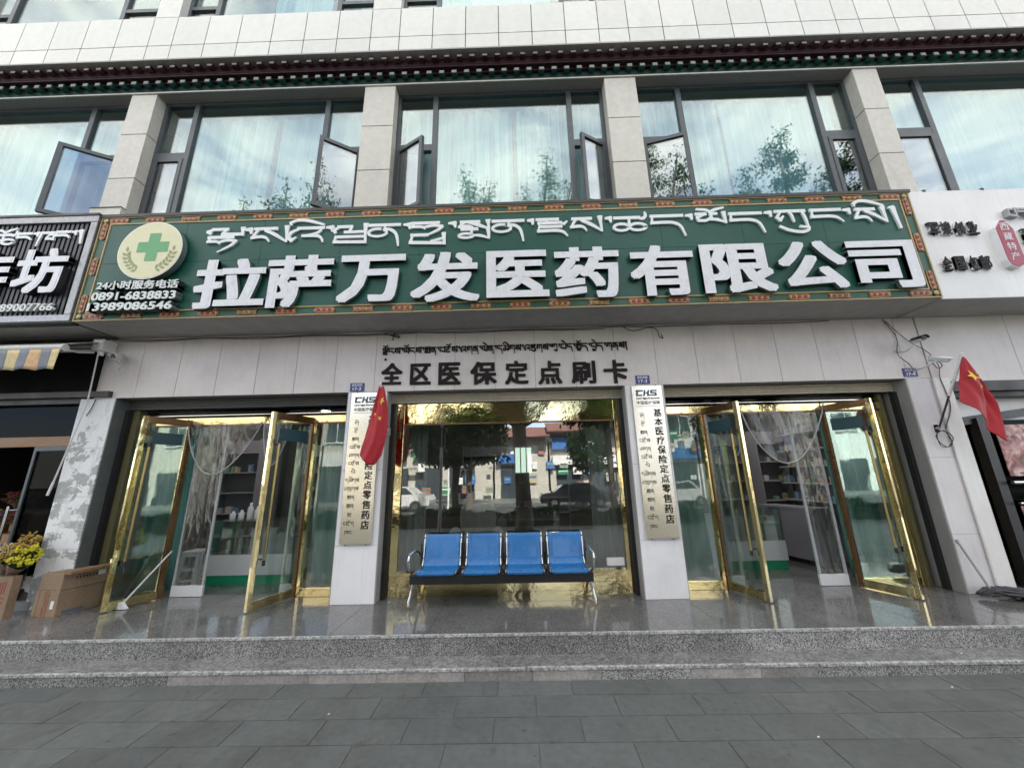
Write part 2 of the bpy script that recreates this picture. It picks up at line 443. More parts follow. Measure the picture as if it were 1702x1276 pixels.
wear('paver', 16.0, 0.70, 0.74, (0.05, 0.048, 0.046), 0.75, 3.0, 0.5)
wear('paver', 5.0, 0.60, 0.8, (0.19, 0.185, 0.175), 0.4)
wear('gold', 2.2, 0.48, 0.75, (0.55, 0.42, 0.17), 0.4, 8.0, 0.7, (1, 1, 1), 0.26)
wear('blue', 7.0, 0.63, 0.72, (0.30, 0.36, 0.44), 0.45, 8.0, 0.75, (1, 1, 3), 0.6)
wear('blue', 1.3, 0.45, 0.8, (0.03, 0.11, 0.27), 0.5, 4.0)
wear('fascia', 0.8, 0.52, 0.8, (0.36, 0.33, 0.30), 0.5, 8.0)
wear('stone', 1.5, 0.52, 0.8, (0.34, 0.32, 0.28), 0.5, 8.0, 0.7, (1.5, 1.5, 0.5))
wear('tile', 1.3, 0.55, 0.85, (0.44, 0.43, 0.38), 0.5, 8.0, 0.7, (1.5, 1.5, 0.5))
wear('floor', 1.6, 0.5, 0.8, (0.085, 0.083, 0.08), 0.5, 8.0, 0.7, (1, 1, 1), 0.22)
wear('riser', 1.4, 0.5, 0.75, (0.09, 0.085, 0.08), 0.55, 8.0, 0.7)
wear('pillar', 0.9, 0.55, 0.8, (0.52, 0.50, 0.48), 0.45, 8.0)
wear('letter', 9.0, 0.55, 0.7, (0.50, 0.50, 0.50), 0.55, 8.0, 0.7)

def flag_mat():
    m, t, out = new_mat('red_flag_cloth')
    c = ramp(t, noise(t, pos_vec(t), 3.0, 3.0), [(0.3, (0.42, 0.012, 0.022)), (0.7, (0.58, 0.02, 0.035))])
    p = t.nodes.new('ShaderNodeBsdfPrincipled'); p.inputs['Roughness'].default_value = 0.6
    p.inputs['Sheen Weight'].default_value = 0.3
    t.links.new(c, p.inputs['Base Color'])
    tl = t.nodes.new('ShaderNodeBsdfTranslucent'); t.links.new(c, tl.inputs['Color'])
    mi = t.nodes.new('ShaderNodeMixShader'); mi.inputs['Fac'].default_value = 0.25
    t.links.new(p.outputs['BSDF'], mi.inputs[1]); t.links.new(tl.outputs['BSDF'], mi.inputs[2])
    t.links.new(mi.outputs['Shader'], out.inputs['Surface'])
    return m
MT['flag'] = flag_mat()

# ------------------------------------------------------------------ mesh builder
class MB:
    def __init__(s): s.v = []; s.f = []; s.m = []; s.sm = []
    def add(s, verts, faces, m=0, smooth=False):
        b = len(s.v); s.v += [tuple(p) for p in verts]
        for f in faces: s.f.append(tuple(b + i for i in f)); s.m.append(m); s.sm.append(smooth)
        return s
    def box(s, x0, x1, y0, y1, z0, z1, m=0):
        return s.add([(x0, y0, z0), (x1, y0, z0), (x1, y1, z0), (x0, y1, z0), (x0, y0, z1), (x1, y0, z1), (x1, y1, z1), (x0, y1, z1)],
                     [(0, 3, 2, 1), (4, 5, 6, 7), (0, 1, 5, 4), (1, 2, 6, 5), (2, 3, 7, 6), (3, 0, 4, 7)], m)
    def obox(s, o, a, b, c, m=0):
        """box from corner o with edge vectors a, b, c"""
        o, a, b, c = Vector(o), Vector(a), Vector(b), Vector(c)
        P = [o, o + a, o + a + b, o + b, o + c, o + a + c, o + a + b + c, o + b + c]
        F = [(0, 3, 2, 1), (4, 5, 6, 7), (0, 1, 5, 4), (1, 2, 6, 5), (2, 3, 7, 6), (3, 0, 4, 7)]
        if a.cross(b).dot(c) < 0: F = [tuple(reversed(f)) for f in F]
        return s.add(P, F, m)
    def prism(s, poly, y0, y1, m=0, side=None):
        """polygon in XZ (counter-clockwise seen from -Y), front face at y0"""
        n = len(poly)
        A = sum(poly[i][0] * poly[(i + 1) % n][1] - poly[(i + 1) % n][0] * poly[i][1] for i in range(n))
        if A < 0: poly = poly[::-1]
        V = [(x, y0, z) for x, z in poly] + [(x, y1, z) for x, z in poly]
        s.add(V, [tuple(range(n)), tuple(range(2 * n - 1, n - 1, -1))], m)
        s.add(V, [(i, i + n, (i + 1) % n + n, (i + 1) % n) for i in range(n)], m if side is None else side)
        return s
    def tube(s, pts, r, n=8, m=0, cap=True, smooth=True):
        pts = [Vector(p) for p in pts]
        rs = r if isinstance(r, (list, tuple)) else [r] * len(pts)
        V = []; up = None
        for i, p in enumerate(pts):
            d = (pts[min(i + 1, len(pts) - 1)] - pts[max(i - 1, 0)])
            if d.length < 1e-9: d = Vector((0, 0, 1))
            d.normalize()
            if up is None:
                up = Vector((0, 0, 1)) if abs(d.z) < 0.9 else Vector((1, 0, 0))
            sd = d.cross(up)
            if sd.length < 1e-6: sd = d.orthogonal()
            sd.normalize(); up = sd.cross(d).normalized()
            for k in range(n):
                a = 2 * math.pi * k / n
                V.append(p + (sd * math.cos(a) + up * math.sin(a)) * rs[i])
        F = []
        for i in range(len(pts) - 1):
            for k in range(n):
                F.append((i * n + k, i * n + (k + 1) % n, (i + 1) * n + (k + 1) % n, (i + 1) * n + k))
        s.add(V, F, m, smooth)
        if cap:
            s.add(V[:n], [tuple(range(n - 1, -1, -1))], m)
            s.add(V[-n:], [tuple(range(n))], m)
        return s
    def grid(s, fn, nu, nv, m=0, smooth=True):
        V = [fn(i / nu, j / nv) for j in range(nv + 1) for i in range(nu + 1)]
        F = [(j * (nu + 1) + i, j * (nu + 1) + i + 1, (j + 1) * (nu + 1) + i + 1, (j + 1) * (nu + 1) + i) for j in range(nv) for i in range(nu)]
        return s.add(V, F, m, smooth)
    def lathe(s, c, prof, n=20, m=0, smooth=True):
        V = []
        for r, z in prof:
            for k in range(n):
                a = 2 * math.pi * k / n
                V.append((c[0] + r * math.cos(a), c[1] + r * math.sin(a), c[2] + z))
        F = [(i * n + k, i * n + (k + 1) % n, (i + 1) * n + (k + 1) % n, (i + 1) * n + k) for i in range(len(prof) - 1) for k in range(n)]
        return s.add(V, F, m, smooth)
    def ball(s, c, r, n=10, m=0):
        rr = r if isinstance(r, (tuple, list)) else (r, r, r)
        V = []; F = []
        for i in range(n + 1):
            th = math.pi * i / n
            for k in range(2 * n):
                a = math.pi * k / n
                V.append((c[0] + rr[0] * math.sin(th) * math.cos(a), c[1] + rr[1] * math.sin(th) * math.sin(a), c[2] - rr[2] * math.cos(th)))
        for i in range(n):
            for k in range(2 * n):
                F.append((i * 2 * n + k, i * 2 * n + (k + 1) % (2 * n), (i + 1) * 2 * n + (k + 1) % (2 * n), (i + 1) * 2 * n + k))
        return s.add(V, F, m, True)
    def build(s, name, mats, parent=None, bevel=0.0, solid=0.0):
        o = ORG.get(parent.name, Vector((0, 0, 0))) if parent else Vector((0, 0, 0))
        me = bpy.data.meshes.new(name)
        me.from_pydata([(x - o.x, y - o.y, z - o.z) for x, y, z in s.v], [], s.f)
        mats = mats if isinstance(mats, (list, tuple)) else [mats]
        for k in mats: me.materials.append(MT[k] if isinstance(k, str) else k)
        me.polygons.foreach_set('material_index', s.m)
        me.polygons.foreach_set('use_smooth', s.sm)
        me.update()
        ob = bpy.data.objects.new(name, me)
        COL.objects.link(ob)
        if parent:
            ob.parent = parent
            ORG[ob.name] = o
        if solid:
            md = ob.modifiers.new('solid', 'SOLIDIFY'); md.thickness = solid
        if bevel:
            md = ob.modifiers.new('bevel', 'BEVEL'); md.width = bevel; md.segments = 2; md.limit_method = 'ANGLE'
        return ob

ORG = {}
def tag(o, label=None, cat=None, group=None, kind=None):
    if label: o['label'] = label
    if cat: o['category'] = cat
    if group: o['group'] = group
    if kind: o['kind'] = kind
    return o
def thing(name, loc, label, cat, group=None):
    o = bpy.data.objects.new(name, None)
    o.empty_display_size = 0.1
    o.location = loc
    COL.objects.link(o)
    ORG[o.name] = Vector(loc)
    return tag(o, label, cat, group)
def structure(o): o['kind'] = 'structure'; return o
def kids(o): return [c for c in bpy.data.objects if c.parent == o]
def copy_tree(o, parent=None):
    c = o.copy(); COL.objects.link(c)
    if parent: c.parent = parent
    for ch in kids(o): copy_tree(ch, c)
    return c

# ------------------------------------------------------------------ lettering
def text_mesh(body):
    c = bpy.data.curves.new('lettering', 'FONT')
    c.body = body; c.size = 1.0; c.extrude = 0.5; c.resolution_u = 3
    o = bpy.data.objects.new('lettering', c)
    COL.objects.link(o)
    dg = bpy.context.evaluated_depsgraph_get()
    dg.update()
    me = bpy.data.meshes.new_from_object(o.evaluated_get(dg))
    V = [(v.co.x, v.co.y, 0.0 if v.co.z > 0 else 1.0) for v in me.vertices]
    F = [tuple(p.vertices) for p in me.polygons]
    bpy.data.objects.remove(o); bpy.data.curves.remove(c); bpy.data.meshes.remove(me)
    return V, F

def fit_text(mb, body, x0, x1, z0, z1, y, depth, m=0, bold=0.0, side=None, bx=1.0, bz=0.75):
    """raised lettering filling the box; weight is built up from shifted copies of the outline"""
    V, F = text_mesh(body)
    offs = [(0.0, 0.0)]
    if bold > 0: offs += [(bold * bx * a, bold * bz * b) for a in (-1, 0, 1) for b in (-1, 0, 1) if a or b]
    rx, rz = (bold * bx, bold * bz)
    ax = min(v[0] for v in V) - rx; bx_ = max(v[0] for v in V) + rx; az = min(v[1] for v in V) - rz; bz_ = max(v[1] for v in V) + rz
    sx = (x1 - x0) / (bx_ - ax); sz = (z1 - z0) / (bz_ - az)
    st = min(0.0003, depth * 0.04)
    for i, (dx, dz) in enumerate(offs):
        P = [(x0 + (v[0] + dx - ax) * sx, y + (i * st if v[2] < .5 else depth), z0 + (v[1] + dz - az) * sz) for v in V]
        fr = [f for f in F if all(V[k][2] < .5 for k in f)]; rs = [f for f in F if not all(V[k][2] < .5 for k in f)]
        mb.add(P, fr, m); mb.add(P, rs, m if side is None else side)
    return mb

# Tibetan letters drawn as pen strokes; box is x 0..1, head line at y 0, body down to -1
def arc(cx, cy, rx, ry, a0, a1, n=14, w=0.8):
    return [(cx + rx * math.cos(R(a0 + (a1 - a0) * i / n)), cy + ry * math.sin(R(a0 + (a1 - a0) * i / n)), w) for i in range(n + 1)]
def sh(strokes, sx=1, sy=1, ox=0, oy=0): return [[(x * sx + ox, y * sy + oy, w) for x, y, w in s] for s in strokes]
HEAD = [(0.03, -0.1, 1), (0.95, -0.1, 1)]
G = {}
G['da'] = [HEAD, [(0.07, -0.1, .55), (0.05, -0.55, .7)], [(0.03, -0.56, 1), (0.5, -0.54, 1), (0.72, -0.62, 1), (0.87, -0.85, .8), (0.97, -1.45, .45)]]
G['nga'] = [HEAD, [(0.07, -0.1, .55), (0.05, -0.6, .7)], [(0.03, -0.6, 1), (0.55, -0.58, 1), (0.8, -0.68, .9), (0.97, -1.0, .4)]]
G['na'] = [HEAD, [(0.5, -0.15, .6), (0.52, -0.42, .8)], arc(0.30, -0.58, 0.27, 0.24, 60, 420, 20, .8), [(0.55, -0.36, .8), (0.72, -0.45, 1), (0.86, -0.75, .9), (0.93, -1.45, .5)]]
G['sa'] = [[(0.08, -0.1, 1), (0.66, -0.1, 1)], [(0.2, -0.15, .7), (0.12, -0.35, .8), (0.03, -0.68, .7)], [(0.02, -0.68, .9), (0.28, -0.62, 1), (0.42, -0.72, .8), (0.5, -0.95, .35)],
           [(0.36, -0.22, .8), (0.62, -0.48, 1.1), (0.96, -0.98, .6)], [(0.93, -0.0, 1.5), (0.94, -0.35, .9), (0.965, -1.0, .5)]]
G["'a"] = [[(0.28, -0.1, 1), (0.98, -0.1, 1)], [(0.3, -0.15, .8), (0.1, -0.4, 1), (0.03, -0.7, 1.1), (0.14, -0.92, 1.3), (0.26, -0.72, .4)],
           [(0.93, -0.1, .7), (0.86, -0.4, .8), (0.62, -0.6, .9), (0.42, -0.64, .9)], [(0.42, -0.64, .9), (0.8, -0.66, 1), (0.93, -0.8, .8), (0.99, -1.1, .4)]]
G['i'] = [[(0.08, 0.14, .5), (0.06, 0.3, .9), (0.25, 0.47, .9), (0.55, 0.42, 1), (0.97, 0.12, .7)]]
G['e'] = [[(0.15, 0.55, .6), (0.4, 0.42, 1), (0.75, 0.18, .9)]]
G['o'] = [[(0.08, 0.35, .7), (0.35, 0.28, .9), (0.5, 0.1, .8), (0.66, 0.28, .9), (0.95, 0.45, .6)]]
G['wa'] = [[(0.16, -0.1, 1), (0.56, -0.1, 1)], [(0.2, -0.12, .8), (0.05, -0.28, 1), (0.1, -0.42, .9)], [(0.55, -0.1, .7), (0.5, -0.35, .8)], [(0.95, 0.0, 1.5), (0.95, -0.4, .9), (0.97, -1.0, .7)],
           [(0.36, -0.40, .9), (0.95, -0.40, .9)], [(0.12, -0.66, .9), (0.95, -0.66, .9)], [(0.12, -0.66, .7), (0.1, -0.95, .7)], [(0.08, -0.93, 1), (0.97, -0.97, 1)]]
G['la'] = [[(0.16, -0.1, 1), (0.55, -0.1, 1)], [(0.2, -0.12, .8), (0.04, -0.4, 1), (0.12, -0.62, 1)], [(0.55, -0.1, .7), (0.45, -0.6, .8)], [(0.42, -0.78, 1), (0.95, -0.84, 1)], [(0.94, 0.0, 1.4), (0.96, -1.0, .6)]]
G['ha'] = [[(0.05, -0.1, 1), (0.8, -0.1, 1)], [(0.12, -0.15, .6), (0.06, -0.45, .7)], [(0.04, -0.45, .9), (0.3, -0.45, .9), (0.42, -0.62, .6)], [(0.42, -0.5, .8), (0.65, -0.36, .9), (0.9, -0.45, .9), (0.75, -0.85, .8), (0.4, -1.35, .4)]]
G['pha'] = [[(0.05, -0.1, 1), (0.5, -0.1, 1)], [(0.08, -0.15, .6), (0.04, -0.7, .8)], [(0.02, -0.78, 1.1), (0.96, -0.9, 1)], [(0.94, 0.0, 1.3), (0.97, -1.0, .6)], [(0.6, -0.72, .8), (0.92, -0.45, .8)]]
G['ma'] = [[(0.1, -0.1, 1), (0.6, -0.1, 1)], [(0.42, -0.15, .7), (0.42, -0.5, .8)], arc(0.25, -0.72, 0.22, 0.2, 30, 390, 18, .8), [(0.45, -0.7, .7), (0.7, -0.75, .9), (0.96, -1.0, .6)], [(0.93, 0.0, 1.4), (0.96, -1.0, .6)]]
G['ka'] = [HEAD, [(0.2, -0.12, .6), (0.05, -0.5, .9), (0.14, -0.66, 1.2), (0.26, -0.42, .5)], [(0.42, -0.12, .6), (0.52, -0.35, .8), (0.56, -0.8, .5)], [(0.85, -0.1, .8), (0.92, -0.5, .8), (0.96, -1.1, .5)]]
G['ga'] = [HEAD, [(0.2, -0.12, .6), (0.05, -0.5, .9), (0.14, -0.66, 1.2), (0.26, -0.42, .5)], [(0.42, -0.12, .6), (0.55, -0.7, .5)], [(0.88, -0.1, .8), (0.93, -0.6, .7), (0.95, -1.45, .45)]]
G['kha'] = [[(0.1, -0.1, 1), (0.96, -0.1, 1)], [(0.18, -0.1, .8), (0.1, -0.5, .8), (0.02, -1.2, .5)], [(0.5, -0.62, .9), (0.93, -0.64, .9)], [(0.52, -0.58, .7), (0.66, -0.3, .7), (0.92, -0.3, .6)], [(0.92, -0.1, .8), (0.95, -0.75, .6)]]
G['tsha'] = [[(0.05, -0.1, 1), (0.8, -0.1, 1)], [(0.74, -0.1, .6), (0.88, -0.18, 1), (0.98, 0.0, .9), (0.97, 0.25, .5)], [(0.48, -0.12, .7), (0.48, -0.5, .8)], arc(0.24, -0.72, 0.22, 0.22, 0, 360, 20, .85), arc(0.72, -0.72, 0.24, 0.22, 0, 360, 20, .85)]
G['ca'] = [HEAD, [(0.5, -0.12, .7), (0.5, -0.45, .8)], arc(0.42, -0.7, 0.32, 0.28, 60, 330, 18, .9)]
G['dza'] = [[(0.05, -0.1, 1), (0.8, -0.1, 1)], [(0.74, -0.1, .6), (0.88, -0.2, .9), (0.98, 0.0, .5)], [(0.08, -0.38, .9), (0.8, -0.38, .9)], [(0.1, -0.1, .5), (0.05, -0.7, .7)], [(0.03, -0.7, 1), (0.6, -0.68, 1), (0.85, -0.8, .9), (0.98, -1.1, .4)]]
G['ja'] = [[(0.05, -0.1, 1), (0.92, -0.1, 1)], [(0.12, -0.1, .6), (0.12, -0.9, .7)], [(0.12, -0.5, .9), (0.85, -0.5, .9)], [(0.12, -0.88, .9), (0.9, -0.95, .9)]]
G['ba'] = [[(0.05, -0.1, 1), (0.6, -0.1, 1)], [(0.1, -0.12, .6), (0.05, -0.65, .8)], [(0.03, -0.7, 1.1), (0.95, -0.85, 1)], [(0.92, 0.0, 1.3), (0.96, -0.95, .6)]]
G['pa'] = [[(0.05, -0.1, 1), (0.4, -0.1, 1)], [(0.1, -0.12, .6), (0.05, -0.6, .8)], [(0.03, -0.7, 1.1), (0.95, -0.85, 1)], [(0.92, 0.0, 1.3), (0.96, -0.95, .6)]]
G['ya'] = [[(0.03, -0.1, 1), (0.35, -0.1, 1)], [(0.3, -0.12, .8), (0.06, -0.42, .9), (0.1, -0.72, .9), (0.34, -0.72, .9), (0.52, -0.4, .8), (0.5, -0.12, .7)], [(0.48, -0.1, .9), (0.7, -0.1, .9)], [(0.45, -0.62, .9), (0.7, -0.68, 1), (0.97, -0.98, .6)], [(0.93, 0.0, 1.3), (0.96, -1.0, .6)]]
G['u'] = [[(0.1, -1.0, .9), (0.35, -1.22, 1), (0.7, -1.34, 1), (0.92, -1.25, .9), (0.98, -1.08, .7), (0.72, -1.02, .8)]]
G['shad'] = [[(0.05, -0.05, .6), (0.5, -0.05, 1.6), (0.6, -0.5, 1.1), (0.8, -1.4, .7)]]
G['tsheg'] = [[(0.1, -0.12, .7), (0.75, -0.12, 1.5), (0.85, -0.5, .5)]]
G['yata'] = [[(0.2, -1.1, .8), (0.75, -1.15, 1), (0.9, -0.95, .8)], [(0.2, -1.1, .8), (0.3, -1.35, .8), (0.8, -1.4, .7)]]
G['ra'] = [HEAD, [(0.45, -0.12, .8), (0.15, -0.35, .8)], [(0.15, -0.4, .9), (0.8, -0.45, .9), (0.95, -0.7, .5)]]
def stack(*rows): return [s for r in rows for s in r]
G['lha'] = stack(sh(G['la'], 1, .5), sh(G['ha'], .85, .8, .05, -.52))
G['hpha'] = stack(sh(G['ha'], 1, .55), sh(G['pha'], 1, .55, 0, -.62))
G['sma'] = stack(sh(G['sa'], 1, .5), sh(G['ma'], 1, .62, 0, -.42))
G['rdza'] = stack([[(0.0, -0.08, 1), (0.7, -0.08, 1)], [(0.35, -.1, .7), (0.3, -.28, .7)]], sh(G['dza'], 1, .95, 0, -.24))
G["'i"] = stack(G["'a"], G['i']); G['si'] = stack(G['sa'], G['i']); G['yo'] = stack(G['ya'], G['o']); G['ku'] = stack(sh(G['ka'], 1, .9), G['u'])
G['ljo'] = stack(sh(G['la'], 1, .5), sh(G['ja'], .9, .6, .05, -.55), G['o']); G['co'] = stack(G['ca'], G['o']); G['le'] = stack(G['la'], G['e']); G['mi'] = stack(G['ma'], G['i'])
G['dzu'] = stack(sh(G['dza'], 1, .85), sh(G['u'], .9, .8, .05, -.1)); G['gu'] = stack(sh(G['ga'], 1, .7), sh(G['u'], .6, .7, .4, -.3)); G['be'] = stack(G['ba'], G['e'])
G['spyo'] = stack(sh(G['sa'], 1, .5), sh(G['pa'], 1, .45, 0, -.5), sh(G['yata'], 1, .8, 0, -.15), G['o']); G['bye'] = stack(sh(G['ba'], 1, .85), G['yata'], G['e']); G['tsho'] = stack(G['tsha'], G['o'])
G['gzhi'] = stack(G['ga'], G['i']); G['rtsi'] = stack(G['ca'], G['i'])

def stroke_quads(mb, pts, y, depth, m):
    """pts: (x, z, half-width) in metres -> one flat pen stroke with real thickness"""
    n = len(pts); Lf = []; Rt = []
    for i, (x, z, w) in enumerate(pts):
        a = pts[max(i - 1, 0)]; b = pts[min(i + 1, n - 1)]
        dx, dz = b[0] - a[0], b[1] - a[1]; L = math.hypot(dx, dz) or 1.0
        Lf.append((x - dz / L * w, z + dx / L * w)); Rt.append((x + dz / L * w, z - dx / L * w))
    P = Rt + Lf[::-1]
    V = [(x, y, z) for x, z in P] + [(x, y + depth, z) for x, z in P]
    N = 2 * n
    F = []
    for i in range(n - 1):
        q = (i, i + 1, N - 2 - i, N - 1 - i)
        F.append(q); F.append(tuple(N + k for k in reversed(q)))
    F += [(i, i + N, (i + 1) % N + N, (i + 1) % N) for i in range(N)]
    mb.add(V, F, m)

def pen_runs(pts):
    """cut a stroke at its sharp corners and round the gentle bends"""
    runs = [[pts[0]]]
    for i in range(1, len(pts)):
        runs[-1].append(pts[i])
        if i < len(pts) - 1:
            ax, az = pts[i][0] - pts[i - 1][0], pts[i][1] - pts[i - 1][1]; bx, bz = pts[i + 1][0] - pts[i][0], pts[i + 1][1] - pts[i][1]
            c = (ax * bx + az * bz) / ((math.hypot(ax, az) * math.hypot(bx, bz)) or 1)
            if c < 0.45: runs.append([pts[i]])
    out = []
    for r in runs:
        if len(r) > 2:
            q = []
            for i in range(len(r) - 1):
                p0, p1, p2, p3 = r[max(i - 1, 0)], r[i], r[i + 1], r[min(i + 2, len(r) - 1)]
                for k in range(5):
                    t = k / 5
                    q.append(tuple(.5 * (2 * p1[j] + (p2[j] - p0[j]) * t + (2 * p0[j] - 5 * p1[j] + 4 * p2[j] - p3[j]) * t * t + (3 * p1[j] - p0[j] - 3 * p2[j] + p3[j]) * t ** 3) for j in range(3)))
            q.append(r[-1]); r = q
        # square the ends off past the joint so that corners close
        (x0, z0, w0), (x1, z1, w1) = r[0], r[1]; L = math.hypot(x1 - x0, z1 - z0) or 1; k = .55 * w0 / L
        r = [(x0 - (x1 - x0) * k, z0 - (z1 - z0) * k, w0)] + r[1:] if len(r) > 1 else r
        (x0, z0, w0), (x1, z1, w1) = r[-1], r[-2]; L = math.hypot(x1 - x0, z1 - z0) or 1; k = .55 * w0 / L
        r = r[:-1] + [(x0 - (x1 - x0) * k, z0 - (z1 - z0) * k, w0)]
        out.append(r)
    return out

def glyph(mb, key, x0, x1, ztop, zbot, y, depth, t, m=0, fit=True, ytop=None):
    """draw a letter; its head line at ztop unless fit asks that the whole letter fills ztop..zbot"""
    S = G[key]
    ys = [p[1] for s in S for p in s]; xs = [p[0] for s in S for p in s]
    if fit:
        hi, lo = max(max(ys), 0.0), min(ys)
        sx = (x1 - x0) / (max(xs) - min(xs)); ox = x0 - min(xs) * sx
        sz = (ztop - zbot) / (hi - lo); oz = ztop - hi * sz
    else:
        sx = x1 - x0; ox = x0; sz = zbot; oz = ztop
    k = 0; st = min(.0003, depth * .03)
    for s in S:
        for run in pen_runs([(ox + px * sx, oz + py * sz, w * t * 0.5) for px, py, w in s]):
            stroke_quads(mb, run, y - st * (k % 14), depth + st * (k % 14), m); k += 1

def tib_line(mb, keys, x0, x1, ztop, unit_z, y, depth, t, m=0, tsheg_w=0.3, gap=0.14):
    W = [tsheg_w if k in ('tsheg', 'shad') else 1.0 for k in keys]
    tot = sum(W) + gap * (len(keys) - 1)
    u = (x1 - x0) / tot; x = x0
    for k, w in zip(keys, W):
        glyph(mb, k, x, x + w * u, ztop, unit_z, y, depth, t, m, fit=False)
        x += (w + gap) * u

# ================================================================== SETTING
def island_tone(key, amt):
    """each slab of the mesh gets its own slight tone"""
    t = MT[key].node_tree
    p = [n for n in t.nodes if n.type == 'BSDF_PRINCIPLED'][0]
    s = p.inputs['Base Color']
    src = s.links[0].from_socket
    g = t.nodes.new('ShaderNodeNewGeometry')
    c = ramp(t, g.outputs['Random Per Island'], [(0.0, (1 - amt,) * 3), (1.0, (1 + amt,) * 3)])
    t.links.new(mixc(t, 1.0, c, src, 'MULTIPLY'), s)
for k, a in (('paver', 0.09), ('riser', 0.20), ('tile', 0.05), ('curb_patch', 0.3), ('stone', 0.05), ('fascia', 0.04), ('tread', .1)):
    island_tone(k, a)

structure(MB().add([(-400, -400, -0.46), (400, -400, -0.46), (400, 400, -0.46), (-400, 400, -0.46)], [(0, 1, 2, 3)]).build('ground', 'asphalt'))
ZS = -0.28
structure(MB().box(-30, 30, -9.2, -1.1, -0.45, ZS - 0.006).build('sidewalk_bed', 'grout'))
mb = MB()
r = 0; y1 = -1.175
edges = [-1.404, -1.681, -1.961, -2.235]
yy = -1.175
for r in range(28):
    y0 = edges[r] if r < 4 else -2.235 - 0.28 * (r - 3)
    off = (0.0 if r % 2 else 0.32) + 0.09
    for k in range(-22, 23):
        x0 = off + k * 0.642
        j = 0.0032
        mb.box(x0 + j, x0 + 0.642 - j, y0 + j * 1.3, yy - j * 1.3, ZS - 0.03, ZS + random.uniform(-0.0012, 0.0012))
    yy = y0
structure(mb.build('sidewalk', 'paver', bevel=0.002))
structure(MB().box(-60, 60, -9.4, -9.2, -0.46, ZS + 0.01).build('kerb', 'tread'))
structure(MB().box(-60, 60, -20.2, -20.0, -0.46, ZS + 0.01).box(-60, 60, -25.6, -20.2, -0.46, ZS).build('far_pavement', 'paver'))

# porch: polished floor, flamed granite risers, pale nosing
mb = MB().box(-16, 16, -0.90, 7.4, -0.30, 0.0)
structure(mb.build('porch_floor', 'floor'))
mb = MB()
for k in range(-13, 14):
    x = 0.03 + k * 0.985
    mb.box(x, x + 0.003, -0.90, 5.9, -0.01, 0.0012)
for yv in (0.02, 0.62, 1.22, 1.82, 2.42, 3.02):
    mb.box(-16, 16, yv, yv + 0.003, -0.01, 0.0010)
structure(mb.build('floor_joints', 'joint'))
mb = MB()
x = -16.0
while x < 16:
    w = random.choice([0.98, 1.2, 1.2, 0.62])
    mb.box(x, x + w - 0.003, -0.921, -0.90, -0.185, -0.024)
    x += w
structure(mb.build('step_riser', 'riser'))
structure(MB().box(-16, 16, -0.928, -0.902, -0.024, 0.002).build('step_nosing', 'nosing', bevel=0.004))
mb = MB(); x = -16.3
while x < 16:
    w = random.choice([1.2, 1.2, 0.9]); mb.box(x, x + w - 0.003, -1.156, -0.90, -0.32, -0.183); x += w
structure(mb.build('step_tread', 'tread'))
mb = MB(); mp_ = MB(); x = -16.0
while x < 16:
    w = random.choice([0.5, 0.62, 0.8])
    (mp_ if (-3.5 < x + w / 2 < 0.8 or 1.75 < x + w / 2 < 2.6) else mb).box(x, x + w - 0.003, -1.172, -1.150, -0.36, -0.206 + random.uniform(-.002, .002))
    x += w
structure(mb.build('lower_riser', 'riser'))
structure(mp_.build('worn_riser', 'curb_patch'))
mb = MB(); x = -16.0
while x < 16:
    w = random.uniform(0.9, 1.6); dz = random.uniform(-.004, .003)
    if not (-0.62 < x < -0.05): mb.box(x, x + w - 0.004, -1.182 + random.uniform(-.004, .004), -1.15, -0.205, -0.178 + dz)
    x += w
structure(mb.build('lower_nosing', 'nosing', bevel=0.005))

# ================================================================== THE BUILDING
B = thing('shop_building', (0, 0, 0), 'long pale building of three shop bays under wide upper windows and a timber cornice', 'building')
PX = [(-6.25, -5.75), (-2.39, -1.84), (1.515, 2.045), (5.41, 5.75)]
UP = [(-10.12, -9.70), (-6.22, -5.80), (-2.354, -1.857), (1.533, 2.034), (5.50, 5.883), (9.40, 9.80)]

# ground-floor pillars
for i, (x0, x1) in enumerate(PX):
    mb = MB()
    zc = [0.0, 0.675, 1.62, 2.70] if i else [0.0, 0.7, 1.35, 2.0, 2.70]
    for a, b in zip(zc[:-1], zc[1:]):
        mb.box(x0, x1, 0.0, 0.30, a + 0.002, b - 0.002, 0)
    mb.box(x0 + 0.006, x1 - 0.006, 0.006, 0.31, 0.0, 2.70, 1)
    p = mb.build('pillar', [('peel', 'pillar', 'pillar', 'pillar_dim')[i], 'seam'], B, bevel=0.003)
    if i == 0: p['label'] = 'pillar with torn white posters over grey render'
    # inner side linings of the openings
    mb = MB()
    if i < 3: mb.box(x1 + 0.001, x1 + 0.012, 0.012, 0.46, 0.0, 2.698, 0)
    if i > 0: mb.box(x0 - 0.012, x0 - 0.001, 0.012, 0.46, 0.0, 2.698, 0)
    mb.build('pillar_lining', ['jamb' if i == 0 else 'jamb_grey'], B)
# brighter return of the neighbouring shop beside the last pillar
MB().box(5.752, 5.97, -0.022, 0.25, 0.0, 2.692).build('corner_cladding', 'wsign', B, bevel=0.003)['label'] = 'clean white corner cladding'
MB().tube([(5.744, -0.016, 0.02), (5.744, -0.016, 2.68)], 0.006, 6).build('sealant_bead', 'pillar_dim', B)

